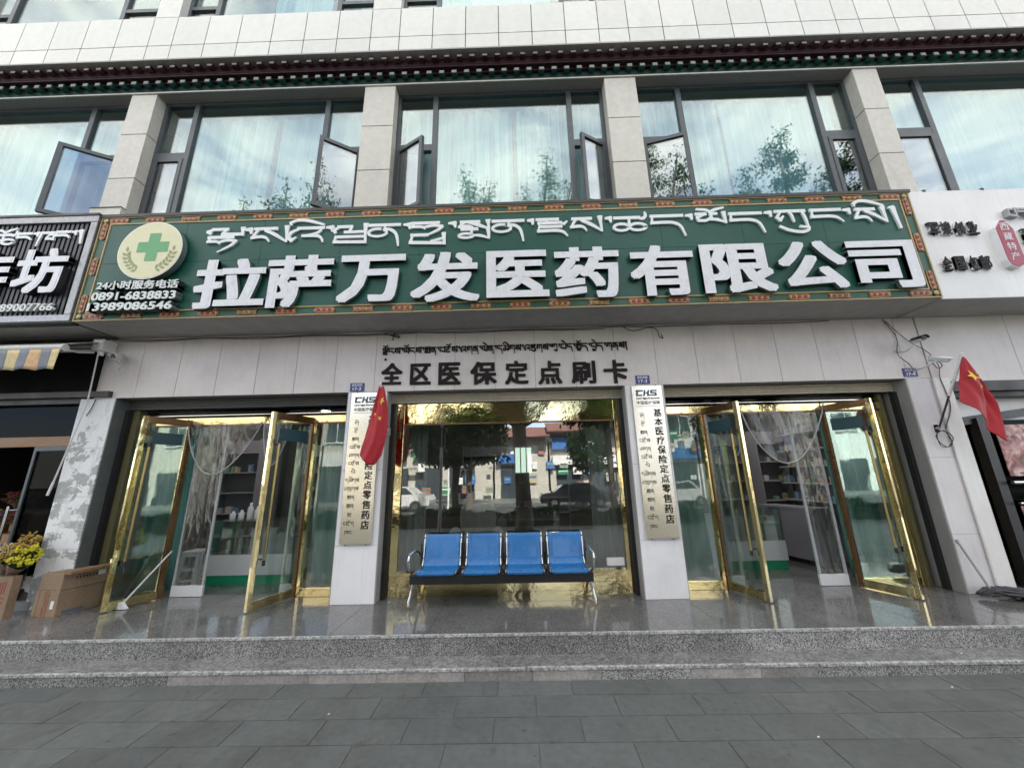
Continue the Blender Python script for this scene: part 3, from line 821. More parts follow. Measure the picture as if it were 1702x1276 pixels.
# fascia of upright panels with open seams
mb = MB(); x = -6.06; ws = []
while x < 5.74:
    w = min(0.575, 5.75 - x)
    mb.box(x + 0.0035, x + w - 0.0035, -0.002, 0.02, 2.70, 3.60, 0)
    x += w
mb.box(-6.055, 5.745, 0.0035, 0.30, 2.704, 3.60, 1)
mb.build('fascia_panels', ['fascia', 'seam'], B)
mb = MB().box(5.756, 10.4, -0.012, 0.30, 2.64, 3.60, 0)
for xx in (7.0, 8.2, 9.4): mb.box(xx, xx + .004, -0.014, -0.01, 2.64, 3.60, 1)
mb.build('neighbour_fascia', ['fascia', 'seam'], B)
# lintel undersides and shutters
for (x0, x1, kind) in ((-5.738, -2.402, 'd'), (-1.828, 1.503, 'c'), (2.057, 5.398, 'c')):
    mb = MB()
    zz = 2.695
    for k in range(4):
        h = 0.034
        mb.tube([(x0, 0.20 + 0.006 * k, zz - h * (k + .5)), (x1, 0.20 + 0.006 * k, zz - h * (k + .5))], 0.0185, 8, 0)
    mb.box(x0, x1, 0.21, 0.34, 2.56, 2.70, 1)
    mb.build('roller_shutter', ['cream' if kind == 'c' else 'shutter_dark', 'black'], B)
    for xx in (x0, x1 - 0.05): MB().box(xx, xx + 0.05, 0.165, 0.235, 0.0, 2.55).build('shutter_rail', 'black' if kind != 'c' else 'rubber', B)

# centre display window: gilt surround, mirror-gold transom and kick panel
fr = MB()
fr.box(-1.775, -1.655, 0.245, 0.33, 0.0, 2.56).box(1.385, 1.49, 0.245, 0.33, 0.0, 2.56)
fr.box(-1.655, 1.385, 0.25, 0.31, 2.262, 2.555)
W = fr.build('display_window', 'gold', B, bevel=0.003)
MB().box(-1.655, 1.385, 0.246, 0.285, 2.247, 2.262).build('transom_bead', 'brown', W)
mb = MB()
for k in range(4):
    a = -1.655 + k * 0.76
    mb.box(a + .0015, a + 0.76 - .0015, 0.225, 0.29, 0.0, 0.15).box(a + .0015, a + 0.76 - .0015, 0.228, 0.29, 0.153, 0.292)
mb.build('kick_panel', 'gold', W)
MB().box(-1.655, 1.385, 0.275, 0.283, 0.292, 2.247).build('pane', 'glass_shop', W)
MB().box(1.13, 1.36, 0.266, 0.272, 0.33, 0.43).build('window_notice', 'paper', W)
MB().tube([(-1.72, 0.235, 0.10), (-1.72, 0.215, 0.10)], 0.018, 8).build('floor_lock', 'chrome', W)

# transoms and fixed lights of the two door bays
def bay(x0, x1, hl, hr, dark):
    T = MB().box(x0, x1, 0.33, 0.39, 2.335, 2.44).build('door_transom', 'gold', B, bevel=0.004)
    MB().box(x0, x1, 0.325, 0.395, 2.318, 2.335).build('transom_shadow_strip', 'brown', T)
    MB().box(x0, x1, 0.355, 0.363, 2.44, 2.60).build('fanlight', 'glass_dark', T)
    MB().box(x0, x1, 0.34, 0.38, 2.475, 2.485).build('glazing_bar', 'chrome', T)
    for a, b in ((x0, hl), (hr, x1)):
        mb = MB()
        mb.box(a, a + 0.055, 0.33, 0.39, 0.0, 2.318).box(b - 0.075, b, 0.33, 0.39, 0.0, 2.318)
        mb.box(a + 0.055, b - 0.075, 0.335, 0.385, 0.0, 0.11)
        S = mb.build('fixed_light', 'gold', B, bevel=0.004)
        MB().box(a + 0.055, b - 0.075, 0.356, 0.364, 0.11, 2.318).build('pane', 'glass_door', S)
bay(-5.66, -2.405, -4.86, -3.03, True)
bay(2.06, 5.30, 2.72, 4.42, False)
MB().box(-5.735, -5.60, 0.24, 0.40, 0.0, 2.60).build('opening_jamb', 'olive', B)
MB().box(5.10, 5.395, 0.36, 0.44, 0.0, 2.60).box(5.25, 5.30, 0.30, 0.36, 0.0, 2.60).build('opening_jamb', 'olive', B)

# four glass door leaves, swung open towards the street
def leaf(hx, hy, ox, oy, side, lbl):
    """leaf from hinge (hx,hy) to outer edge (ox,oy)"""
    a = Vector((ox - hx, oy - hy, 0)); L = a.length; u = a / L
    n = Vector((-u.y, u.x, 0))
    o = Vector((hx, hy, 0.012))
    def bx(s0, s1, z0, z1, t=0.045, off=0.0, m=0, b=None):
        b = b or MB()
        return b.obox(o + u * s0 - n * (t / 2 - off) + Vector((0, 0, z0)), u * (s1 - s0), n * t, Vector((0, 0, z1 - z0)), m)
    f = MB()
    bx(L - 0.055, L, 0, 2.39, b=f); bx(0.055, L - 0.055, 0, 0.10, b=f)
    D = f.build('glass_door', 'gold', B, bevel=0.003)
    D['label'] = lbl
    f = MB(); bx(0, 0.05, 0, 2.39, b=f); bx(0.05, L - 0.055, 2.30, 2.39, b=f)
    f.build('hinge_stile', 'brown', D, bevel=0.003)
    f = MB(); bx(0.05, L - 0.055, 0.10, 2.30, t=0.008, b=f); f.build('pane', 'glass_door', D)
    f = MB(); bx(0.10, L - 0.14, 2.02, 2.18, t=0.003, off=0.008, b=f); bx(0.10, L - 0.14, 2.02, 2.18, t=0.003, off=-0.008, b=f); f.build('push_sticker', 'bluefilm', D)
    for sgn in (-1, 1):
        f = MB()
        q = o + u * (L - 0.10) + n * sgn * 0.07
        f.tube([q + Vector((0, 0, 0.52)), q + Vector((0, 0, 2.0))], 0.015, 8, 0)
        f.tube([q + Vector((0, 0, 1.97)), q + Vector((0, 0, 2.03))], 0.021, 8, 1)
        f.tube([q + Vector((0, 0, 0.49)), q + Vector((0, 0, 0.55))], 0.019, 8, 1)
        for zz in (0.56, 1.96): f.tube([q + Vector((0, 0, zz)), q - n * sgn * 0.07 + Vector((0, 0, zz))], 0.010, 8, 1)
        f.build('handle', ['gold_dull', 'black'], D)
    return D
leaf(-4.87, 0.36, -5.085, -0.18, 1, 'far door leaf beside the torn-poster pillar')
leaf(-3.03, 0.36, -3.262, -0.26, -1, 'door leaf nearest the flag plaque')
leaf(2.70, 0.36, 2.905, -0.21, 1, 'door leaf beside the shining plaque')
leaf(4.43, 0.36, 4.655, -0.20, -1, 'door leaf by the olive jamb')

# interior shell
mb = MB()
mb.box(-5.75, 5.41, 5.9, 6.05, 0.0, 3.0, 0)
mb.box(-5.9, -5.76, 0.46, 6.05, 0.0, 3.0, 0).box(5.42, 5.56, 0.46, 6.05, 0.0, 3.0, 0)
mb.build('interior_wall', 'int_wall', B)
MB().box(-5.75, 5.41, 0.40, 5.9, 3.0, 3.1).build('interior_ceiling', 'int_ceiling', B)
mb = MB().box(-2.37, -1.86, 0.31, 1.2, 0.001, 2.98).box(1.53, 2.03, 0.31, 1.2, 0.001, 2.98)
mb.build('partition', 'int_wall', B)
for i, (lx, ly) in enumerate([(-1.25, 2.6), (-0.65, 3.3), (0.0, 2.6), (0.55, 3.3), (1.1, 2.6), (-0.4, 4.4), (0.9, 4.4), (-5.2, 1.35), (-4.2, 1.3), (-3.4, 2.4), (-4.3, 3.0), (3.2, 1.4), (4.2, 1.3), (5.0, 1.9), (4.1, 2.4)]):
    MB().lathe((lx, ly, 2.985), [(0.0, 0.0), (0.09, 0.0), (0.10, 0.012)], 14, 0, False).build('ceiling_lamp', 'lamp' if abs(lx) < 2 else 'lamp_bay', B)
# body of the building above the shops, roof and far wings so that no light leaks in
mb = MB().box(-26, 26, 0.45, 12.0, 3.12, 5.3).box(-26, 26, 1.6, 12.0, 5.3, 14.5).box(-26, 26, -0.2, 1.6, 7.86, 8.9).box(-26, 26, -0.2, 1.6, 12.0, 14.5)
mb.box(-26, -9.75, 0.2, 12.0, -0.3, 3.1).box(9.6, 26, 0.2, 12.0, -0.3, 3.1).box(-26, 26, 6.06, 12, -0.3, 3.1)
mb.box(-26, -10.41, -0.23, 1.7, 3.105, 14.6).box(10.41, 26, -0.23, 1.7, 3.105, 14.6)
mb.build('wall', 'stone', B)

# ---- first floor
for (x0, x1) in UP:
    mb = MB()
    for a, b in ((4.9, 5.94), (5.946, 6.54), (6.546, 7.13), (7.136, 7.715)):
        pass
    for a, b in ((4.9, 6.057), (6.069, 6.897), (6.909, 7.712)):
        mb.box(x0, x1, -0.45, -0.20, a, b, 0)
    mb.box(x0 + .005, x1 - .005, -0.443, -0.22, 4.9, 7.715, 1)
    mb.build('upper_pillar', ['stone', 'joint'], B, bevel=0.003)
mb = MB()
for k in range(4): mb.box(-6.25 + k * .118, -6.25 + k * .118 + .116, -0.52, -0.46, 5.22, 5.47, 0)
mb.box(-6.25, -5.778, -0.53, -0.455, 5.47, 5.482, 1)
mb.build('tiled_base', ['stone', 'flash'], B)
MB().box(-10.4, 10.4, -0.45, -0.17, 7.716, 7.86).build('lintel_beam', 'beam', B)
MB().box(-10.4, 10.4, -0.47, -0.452, 7.712, 7.735).build('drip_edge', 'stone', B)
MB().box(-10.4, 10.4, -0.20, 1.6, 5.0, 5.18).build('window_sill', 'stone', B)
MB().box(-10.4, 10.4, 0.42, 0.44, 5.18, 7.86).build('inner_lining', 'int_dark', B)

def curtain_sheet(x0, x1, y, z0, z1, amp, wl, seed, hem=0.03, gather=0.0):
    rn = random.Random(seed); ph = rn.uniform(0, 6)
    def fn(u, v):
        x = x0 + (x1 - x0) * u
        w = 0.6 + 0.4 * math.sin(x * 2.1 + ph)
        yy = y + amp * (w * math.sin(2 * math.pi * x / wl + ph) + 0.5 * math.sin(2 * math.pi * x / (wl * 2.3) + 2 * ph)) * (1 - 0.3 * v)
        z = z0 + (z1 - z0) * v
        if v > 0.999: z += hem * math.sin(2 * math.pi * x / 0.16) * 0.3
        return (x, yy, z)
    return MB().grid(fn, max(24, int((x1 - x0) / wl * 9)), 6)

BAYS = [(-9.70, -6.22, -9.1, -7.01, 'none', 'r'), (-5.80, -2.354, -5.25, -3.03, 'none', 'r'), (-1.857, 1.533, -1.23, 0.97, 'l', 'r'), (2.034, 5.50, 2.77, 4.945, 'l', 'none'), (5.883, 9.40, 6.66, 8.7, 'none', 'none')]
def casement(W, hx, w, sgn, ang, fmat='alu'):
    a = R(ang); u = Vector((sgn * math.cos(a), -math.sin(a), 0)); n = Vector((-u.y, u.x, 0)) * sgn
    o = Vector((hx, -0.285, 5.335)); H = 1.235; t = 0.05; fw = 0.058
    if ang == 0: o.y = -0.272
    f = MB()
    def bx(s0, s1, z0, z1, tt=t, b=None, m=0):
        (b or f).obox(o + u * s0 - n * tt / 2 + Vector((0, 0, z0)), u * (s1 - s0), n * tt, Vector((0, 0, z1 - z0)), m)
    bx(0, fw, 0, H); bx(w - fw, w, 0, H); bx(fw, w - fw, 0, fw); bx(fw, w - fw, H - fw, H)
    bx(fw, w - fw, fw, H - fw, 0.008, None, 1)
    f.build('casement', [fmat, 'glass_sash'], W, bevel=0.0)
angs = {('l', 2): 29, ('r', 2): 28, ('l', 3): 15, ('r', 1): 33, ('r', 0): 31}
for i, (x0, x1, ml, mr, L_, R_) in enumerate(BAYS):
    f = MB()
    y0, y1 = -0.285, -0.215
    f.box(x0, x0 + .05, y0, y1, 5.18, 7.715).box(x1 - .05, x1, y0, y1, 5.18, 7.715)
    f.box(x0 + .05, x1 - .05, y0, y1, 7.665, 7.715).box(x0 + .05, x1 - .05, y0, y1, 5.18, 5.33)
    for m_ in (ml, mr): f.box(m_ - .04, m_ + .04, y0 - .004, y1, 5.33, 7.665)
    f.box(x0 + .05, ml - .04, y0 - .002, y1, 6.57, 6.69).box(mr + .04, x1 - .05, y0 - .002, y1, 6.57, 6.69)
    Wn = f.build('upper_window', 'alu', B)
    g = MB().box(ml + .04, mr - .04, -0.254, -0.246, 5.33, 7.665)
    g.box(x0 + .05, ml - .04, -0.254, -0.246, 6.69, 7.665).box(mr + .04, x1 - .05, -0.254, -0.246, 6.69, 7.665)
    g.build('pane', 'glass_up', Wn)
    wl_, wr_ = ml - .04 - x0 - .05, x1 - .05 - mr - .04
    casement(Wn, x0 + .05, wl_, 1, angs.get(('l', i), 0)); casement(Wn, x1 - .05, wr_, -1, angs.get(('r', i), 0))

# ---- timber cornice with two rows of painted rafter ends
mb = MB()
mb.box(-10.4, 10.4, -0.50, -0.20, 7.862, 7.905, 0)
mb.box(-10.4, 10.4, -0.575, -0.20, 7.905, 7.935, 0)
mb.box(-10.4, 10.4, -0.46, -0.20, 7.735, 7.862, 3)
mb.box(-10.4, 10.4, -0.58, -0.20, 7.935, 8.06, 0)
mb.box(-10.4, 10.4, -0.72, -0.20, 8.06, 8.085, 2)
C = mb.build('cornice', ['maroon', 'int_dark', 'beam', 'greenwood'], B)
def rafters(name, y0, y1, z0, z1, off, mats):
    mb = MB().box(0, 0.088, y0, y1, z0, z1, 0).box(0.008, 0.080, y0 - 0.004, y0, z0 + .008, z1 - .006, 1)
    o = mb.build(name, mats, C)
    n = 0; x = -10.3 + off
    first = True
    while x < 10.3:
        c = o if first else o.copy()
        if not first: COL.objects.link(c); c.parent = C
        first = False
        c.location = (x, 0, 0); x += 0.2015
rafters('red_rafter_end', -0.655, -0.58, 7.985, 8.035, 0.0, ['rafter_red', 'rafter_tip'])
rafters('green_rafter_end', -0.545, -0.46, 7.808, 7.872, 0.1, ['rafter_green', 'rafter_tip'])

# ---- tiled parapet band and the next floor
mb = MB()
xs = []
for (a, b), (c, d) in zip(UP[:-1], UP[1:]):
    xs += [(a, b)] + [(b + (c - b) * k / 6, b + (c - b) * (k + 1) / 6) for k in range(6)]
xs.append(UP[-1])
for a, b in xs:
    mb.box(a + .007, b - .007, -0.45, -0.42, 8.09, 8.793, 0).box(a + .007, b - .007, -0.45, -0.42, 8.807, 9.465, 0)
mb.box(-10.3, 10.0, -0.44, -0.2, 8.09, 9.455, 1)
mb.build('parapet_tiles', ['tile', 'joint'], B)
for (x0, x1) in UP:
    MB().box(x0 + .004, x1 - .004, -0.45, -0.20, 9.475, 12.0).build('upper_pillar', 'tile', B)
for i, (x0, x1, ml, mr, L_, R_) in enumerate(BAYS):
    f = MB(); y0, y1 = -0.33, -0.26
    f.box(x0, x0 + .05, y0, y1, 9.44, 12).box(x1 - .05, x1, y0, y1, 9.44, 12)
    for m_ in (ml, mr): f.box(m_ - .04, m_ + .04, y0 - .004, y1, 9.44, 12)
    f.box(x0 + .05, ml - .04, y0, y1, 9.84, 9.92).box(mr + .04, x1 - .05, y0, y1, 9.84, 9.92).box(x0, x1, y0 - .002, y1, 12, 12.05)
    Wn = f.build('upper_window', 'alu', B)
    MB().box(x0 + .05, x1 - .05, -0.299, -0.291, 9.44, 12).build('pane', 'glass_up', Wn)
MB().box(-10.4, 10.4, 0.42, 0.44, 9.0, 12.0).build('inner_lining', 'int_dark', B)
MB().box(-10.4, 10.4, -0.2, 1.6, 8.9, 9.44).build('window_sill', 'stone', B)

# ---- neighbour on the west: dark flower shop opening
mb = MB()
mb.box(-9.7, -6.06, -0.03, 0.2, 2.80, 3.50, 0)  # flat black block stands in for the shade inside an open recess
mb.box(-9.7, -5.80, -0.06, 0.2, 2.715, 2.795, 1).box(-9.7, -6.26, 0.02, 0.2, 2.64, 2.712, 1)
mb.build('shopfront_header', ['matte_black', 'flash'], B)
MB().box(-9.7, -6.26, 0.12, 0.128, 2.18, 2.64).build('transom_pane', 'glass_dark', B)
MB().box(-9.7, -6.26, 0.08, 0.16, 2.045, 2.18).build('timber_rail', 'wood', B)
D = MB().box(-6.80, -6.765, 0.06, 0.11, 0.0, 2.04).box(-6.30, -6.27, 0.06, 0.11, 0.0, 2.04).box(-6.765, -6.30, 0.06, 0.11, 0.0, 0.10).box(-6.765, -6.30, 0.06, 0.11, 1.98, 2.04).build('glass_door', 'alu', B)
D['label'] = 'dark glass leaf of the flower shop'
MB().box(-6.765, -6.30, 0.08, 0.088, 0.10, 1.98).build('pane', 'glass_dark', D)
MB().tube([(-6.84, 0.0, 0.55), (-6.84, 0.0, 1.25)], 0.016, 8).tube([(-6.84, 0, .6), (-6.79, .06, .6)], .01, 6).tube([(-6.84, 0, 1.2), (-6.79, .06, 1.2)], .01, 6).build('handle', 'chrome', D)
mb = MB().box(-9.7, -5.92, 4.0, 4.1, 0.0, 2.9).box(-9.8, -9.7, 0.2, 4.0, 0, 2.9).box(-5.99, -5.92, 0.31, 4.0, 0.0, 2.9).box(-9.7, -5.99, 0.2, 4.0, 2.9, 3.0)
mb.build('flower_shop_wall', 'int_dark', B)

# ---- neighbour on the east: dark glazed shopfront
mb = MB().box(5.98, 10, -0.02, 0.25, 2.50, 2.635, 0).box(5.98, 10, 0.05, 0.25, 2.43, 2.498, 0)
mb.build('shopfront_header', 'flash', B)
MB().box(6.0, 10, 0.24, 0.26, 2.12, 2.43).build('bright_transom', 'wsign', B)  # white sheet stands in for the bright reflection in the transom glass
mb = MB().obox((6.0, 0.20, 2.03), (3.5, 0.0, 0.42), (0, 0.06, 0), (0, 0, 0.11))
mb.box(6.02, 6.12, 0.18, 0.28, 0.0, 2.2).box(6.38, 6.50, 0.16, 0.28, 0.0, 2.15)
mb.build('shopfront_frame', 'black', B)
MB().box(6.15, 6.36, 0.30, 0.36, 0.0, 2.1).build('door_post', 'gold_dull', B)
MB().box(6.5, 10, 0.225, 0.233, 0.08, 2.12).build('shop_pane', 'glass_dark', B)
MB().tube([(6.5, 0.10, 1.28), (10, 0.10, 1.30)], 0.022, 10).tube([(6.5, 0.10, 1.02), (10, 0.10, 1.04)], 0.016, 10).build('push_bar', 'chrome', B)
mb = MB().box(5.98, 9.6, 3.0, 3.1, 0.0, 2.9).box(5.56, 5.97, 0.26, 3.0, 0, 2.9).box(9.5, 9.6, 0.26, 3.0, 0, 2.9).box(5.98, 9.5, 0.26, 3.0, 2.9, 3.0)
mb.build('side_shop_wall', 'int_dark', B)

# ================================================================== SIGNS
# ---- the main green sign box
S = thing('shop_sign', (0, -0.62, 3.605), 'long green pharmacy sign with white raised characters and a gilt ornamental border', 'sign')
SX0, SX1, SZ0, SZ1, SY = -5.87, 5.49, 3.607, 5.20, -0.62
MB().box(SX0, SX1, SY, -0.46, SZ0, SZ1, 0).box(SX0, SX1, -0.46, -0.004, SZ0, 4.88, 1).build('sign_box', ['sign_edge', 'soffit'], S)
MB().box(SX0, SX1, SY + .004, -0.006, SZ0 - 0.004, SZ0 - 0.0005).build('soffit', 'soffit', S)
MB().box(SX0 - .01, SX1 + .03, SY - .025, -0.455, SZ1, SZ1 + .045).build('top_flashing', 'flash', S)
ix0, ix1, iz0, iz1 = SX0 + .165, SX1 - .155, SZ0 + .135, SZ1 - .125
mb = MB()
nx = 10
for k in range(nx):
    a = ix0 + (ix1 - ix0) * k / nx; b = ix0 + (ix1 - ix0) * (k + 1) / nx
    mb.box(a + .002, b - .002, SY - .006, SY, iz0, 4.452).box(a + .002, b - .002, SY - .006, SY, 4.457, iz1)
mb.build('green_panels', 'sign_green', S)
mb = MB()
def rect_line(a0, a1, b0, b1, w):
    y0, y1 = SY - .014, SY
    mb.box(a0, a1, y0, y1, b0, b0 + w).box(a0, a1, y0, y1, b1 - w, b1).box(a0, a0 + w, y0, y1, b0 + w, b1 - w).box(a1 - w, a1, y0, y1, b0 + w, b1 - w)
rect_line(SX0, SX1, SZ0, SZ1, .014)
rect_line(ix0 - .022, ix1 + .022, iz0 - .022, iz1 + .022, .016)
mb.build('gilt_border', 'gilt', S)
def ornament(cx, cz, vert, kind):
    L, H = 0.142, 0.041
    if kind == 0: P = [(-L, 0), (-L * .93, H * .6), (-L * .78, H), (L * .78, H), (L * .93, H * .6), (L, 0), (L * .93, -H * .6), (L * .78, -H), (-L * .78, -H), (-L * .93, -H * .6)]
    elif kind == 1: P = [(-L, H), (-L * .5, H * .8), (L * .5, H * .8), (L, H), (L * .86, 0), (L, -H), (L * .5, -H * .8), (-L * .5, -H * .8), (-L, -H), (-L * .86, 0)]
    else: P = [(-L, H * .7), (-L * .7, H), (L * .7, H), (L, H * .7), (L * .9, 0), (L, -H * .7), (L * .7, -H), (-L * .7, -H), (-L, -H * .7), (-L * .9, 0)]
    mb = MB()
    tr = (lambda x, z: (cx + z, cz + x)) if vert else (lambda x, z: (cx + x, cz + z))
    mb.prism([tr(*p) for p in P], SY - .012, SY, 0)
    for k in range(-3, 4):
        x = k * L * .26; r = H * (.52 if k % 2 == 0 else .34)
        mb.prism([tr(x + r * math.cos(a), r * math.sin(a)) for a in [math.pi * j / 4 for j in range(8)]], SY - .017 - .0003 * abs(k), SY - .012, 1 if k % 2 else 2)
    mb.build('border_ornament', ['ornament', 'gilt', 'ink_red' if kind != 1 else 'brown'], S)
n = 22
for k in range(n):
    x = SX0 + .26 + (SX1 - SX0 - .52) * k / (n - 1)
    ornament(x, SZ0 + .065, False, (0, 1, 2)[k % 3]); ornament(x, SZ1 - .060, False, (2, 0, 1)[k % 3])
for x in (SX0 + .075, SX1 - .07):
    for z in (3.86, 4.42, 4.98): ornament(x, z, True, 0 if x < 0 else 2)
for x, z in ((SX0 + .075, SZ0 + .062), (SX0 + .075, SZ1 - .06), (SX1 - .07, SZ1 - .06), (SX1 - .07, SZ0 + .062)):
    MB().ball((x, SY - .016, z), (.034, .014, .034), 6).build('corner_boss', 'gilt', S)
# big characters, each in its own measured box
CH = [('拉', -4.267, -3.296, 3.705, 4.43), ('萨', -3.301, -2.416, 3.69, 4.455), ('万', -2.341, -1.446, 3.735, 4.43), ('发', -1.367, -0.455, 3.71, 4.44), ('医', -0.368, 0.452, 3.745, 4.43),
      ('药', 0.532, 1.393, 3.71, 4.452), ('有', 1.52, 2.367, 3.71, 4.445), ('限', 2.457, 3.398, 3.72, 4.435), ('公', 3.454, 4.343, 3.745, 4.44), ('司', 4.375, 5.257, 3.728, 4.415)]
for c, x0, x1, z0, z1 in CH:
    o = fit_text(MB(), c, x0, x1, z0, z1, SY - .078, .05, 0, bold=0.035, side=1).build('sign_character', ['letter', 'letter_side'], S)
    # a dark back tray behind each acrylic face
TB = [('lha', -4.276, -3.771, 4.948, 4.575), ('tsheg', -3.760, -3.654, 4.942, 4.854), ('sa', -3.642, -3.141, 4.951, 4.705), ("'i", -3.130, -2.635, 5.045, 4.687), ('tsheg', -2.599, -2.514, 4.937, 4.849),
      ('wa', -2.493, -2.040, 4.948, 4.658), ('na', -2.005, -1.573, 4.952, 4.591), ('tsheg', -1.516, -1.432, 4.942, 4.854), ('hpha', -1.422, -0.943, 4.956, 4.595), ('tsheg', -0.889, -0.80, 4.942, 4.856),
      ('sma', -0.751, -0.330, 4.948, 4.668), ('na', -0.283, 0.148, 4.956, 4.608), ('tsheg', 0.204, 0.277, 4.947, 4.863), ('rdza', 0.328, 0.745, 4.952, 4.664), ('sa', 0.795, 1.220, 4.952, 4.725),
      ('tsheg', 1.279, 1.351, 4.943, 4.860), ('tsha', 1.386, 1.831, 5.006, 4.721), ('da', 1.902, 2.345, 4.956, 4.617), ('tsheg', 2.382, 2.46, 4.947, 4.862), ('yo', 2.523, 2.920, 5.037, 4.794),
      ('da', 2.980, 3.419, 4.956, 4.630), ('tsheg', 3.461, 3.54, 4.955, 4.870), ('ku', 3.603, 4.018, 4.971, 4.617), ('nga', 4.085, 4.498, 4.971, 4.760), ('tsheg', 4.528, 4.61, 4.958, 4.875), ('si', 4.670, 5.078, 5.073, 4.734), ('shad', 5.148, 5.234, 4.966, 4.634)]
for k, x0, x1, zt, zb in TB:
    mb = MB(); glyph(mb, k, x0, x1, zt, zb, SY - .030, .024, .047)
    mb.build('script_letter', 'letter_t', S)
# round emblem with cross and two sprigs
cx, cz, cr_ = -4.938, 4.578, 0.440
def ngon(r, n=56): return [(cx + r * math.cos(2 * math.pi * k / n), cz + r * math.sin(2 * math.pi * k / n)) for k in range(n)]
L = MB().prism(ngon(cr_), SY - .115, SY - .04, 1, 2).prism(ngon(cr_ - .014), SY - .118, SY - .1145, 0).prism(ngon(cr_ * .8), SY - .04, SY, 2).build('emblem_disc', ['logo', 'logo_edge', 'letter_side'], S)  # dark rim colour stands in for the shadow on the disc's side
a, b = 0.077, 0.212; ox, oz = cx + .035, cz + .045
MB().prism([(ox - a, oz + b), (ox - a, oz + a), (ox - b, oz + a), (ox - b, oz - a), (ox - a, oz - a), (ox - a, oz - b), (ox + a, oz - b), (ox + a, oz - a), (ox + b, oz - a), (ox + b, oz + a), (ox + a, oz + a), (ox + a, oz + b)], SY - .122, SY - .117).build('green_cross', 'logo_green', L)
for sg in (-1, 1):
    mb = MB()
    for k in range(7):
        an = R(270 + sg * (24 + k * 10.5)); rr = .318
        px, pz = cx + .01 + rr * math.cos(an), cz + rr * math.sin(an)
        for side in ((-1, 1) if k < 6 else (0,)):
            da = an + sg * (math.pi / 2) + side * R(48)
            l, w = .080, .021
            ux, uz = math.cos(da), math.sin(da)
            mb.prism([(px, pz), (px + ux * l * .5 - uz * w, pz + uz * l * .5 + ux * w), (px + ux * l, pz + uz * l), (px + ux * l * .5 + uz * w, pz + uz * l * .5 - ux * w)], SY - .121 - .0002 * k, SY - .117)
    mb.build('leaf_sprig', 'logo_leaf', L)
for body, x0, x1, z0, z1 in (('24小时服务电话', -5.535, -4.435, 3.995, 4.125), ('0891-6838833', -5.565, -4.44, 3.842, 3.96), ('13989086546', -5.585, -4.46, 3.695, 3.81)):
    fit_text(MB(), body, x0, x1, z0, z1, SY - .120, .10, 0, bold=0.034, side=1).build('phone_line', ['letter_s', 'letter_side'], S)

# ---- ribbed black sign of the neighbour on the west
S2 = thing('shop_sign', (-8, -0.62, 3.6), 'black ribbed sign with grey frame and white lettering above the flower shop', 'sign')
mb = MB().box(-10.4, -5.985, -0.60, -0.46, 3.62, 5.22, 0)
k = -10.3
while k < -6.07: mb.box(k, k + .038, -0.632, -0.60, 3.70, 5.12, 0); k += .068
mb.build('ribbed_board', 'bsign', S2)
MB().box(-10.4, -5.985, -0.455, -0.006, 3.62, 4.85).build('sign_back', 'soffit', S2)
mb = MB().box(-10.4, -5.89, -0.66, -0.59, 5.125, 5.225).box(-10.4, -5.89, -0.655, -0.59, 3.608, 3.70).box(-5.985, -5.892, -0.657, -0.46, 3.70, 5.125)
mb.build('sign_frame', 'bframe', S2, bevel=0.006)
MB().box(-10.4, -5.888, -0.67, -0.455, 5.228, 5.262).build('top_flashing', 'flash', S2)
for c, x0, x1, z0, z1 in (('作', -7.60, -6.82, 3.99, 4.665), ('坊', -6.76, -6.06, 3.99, 4.665)):
    fit_text(MB(), c, x0, x1, z0, z1, -0.72, .075, 0, bold=0.036, side=1).build('sign_character', ['letter', 'bsign'], S2)
fit_text(MB(), '13989007766', -7.10, -6.14, 3.755, 3.865, -0.675, .04, 0, bold=0.016).build('phone_line', 'letter_s', S2)
for k_, x0, x1, zt, zb in (('tsho', -7.35, -7.02, 5.05, 4.80), ('nga', -7.0, -6.79, 4.975, 4.86), ('tsheg', -6.76, -6.70, 4.975, 4.91), ('kha', -6.685, -6.46, 4.985, 4.76), ('nga', -6.44, -6.24, 4.985, 4.875), ('tsheg', -6.215, -6.16, 4.985, 4.92), ('shad', -6.13, -6.06, 4.985, 4.78)):
    mb = MB(); glyph(mb, k_, x0, x1, zt, zb, -0.655, .02, .040); mb.build('script_letter', 'letter_t', S2)

# ---- white sheet sign of the neighbour on the east
S3 = thing('shop_sign', (7.5, -0.62, 3.6), 'white sheet sign with small black characters beside the green sign', 'sign')
mb = MB().box(5.512, 10.4, -0.60, -0.46, 3.60, 5.235, 0).box(5.512, 10.4, -0.46, -0.014, 3.60, 4.85, 0)
mb.build('sign_sheet', 'wsign', S3)
MB().box(5.512, 10.4, -0.595, -0.016, 3.594, 3.599).build('soffit', 'soffit', S3)
mb = MB()
for xx in (5.75, 6.55, 7.35, 8.2): mb.box(xx, xx + .03, -0.605, -0.56, 5.228, 5.262)
mb.build('fixing_clip', 'flash', S3)
for c, x0, x1, z0, z1 in (('军', 5.565, 5.70, 4.515, 4.715), ('嫂', 5.725, 5.86, 4.515, 4.72), ('创', 5.905, 6.03, 4.515, 4.71), ('业', 6.07, 6.215, 4.515, 4.71),
                          ('全', 5.585, 5.71, 3.985, 4.19), ('国', 5.755, 5.885, 3.985, 4.19), ('包', 5.935, 6.055, 3.985, 4.19), ('邮', 6.085, 6.215, 3.985, 4.19)):
    fit_text(MB(), c, x0 + .045, x1 + .045, z0, z1, -0.636, .004, 0, bold=0.026).build('sign_character', 'ink', S3)
    fit_text(MB(), c, x0 + .045, x1 + .045, z0, z1, -0.6318, .026, 0, bold=0.034).build('character_tray', 'white_plastic', S3)
PP = []
x0, x1, z0, z1 = 6.425, 6.665, 3.975, 4.70
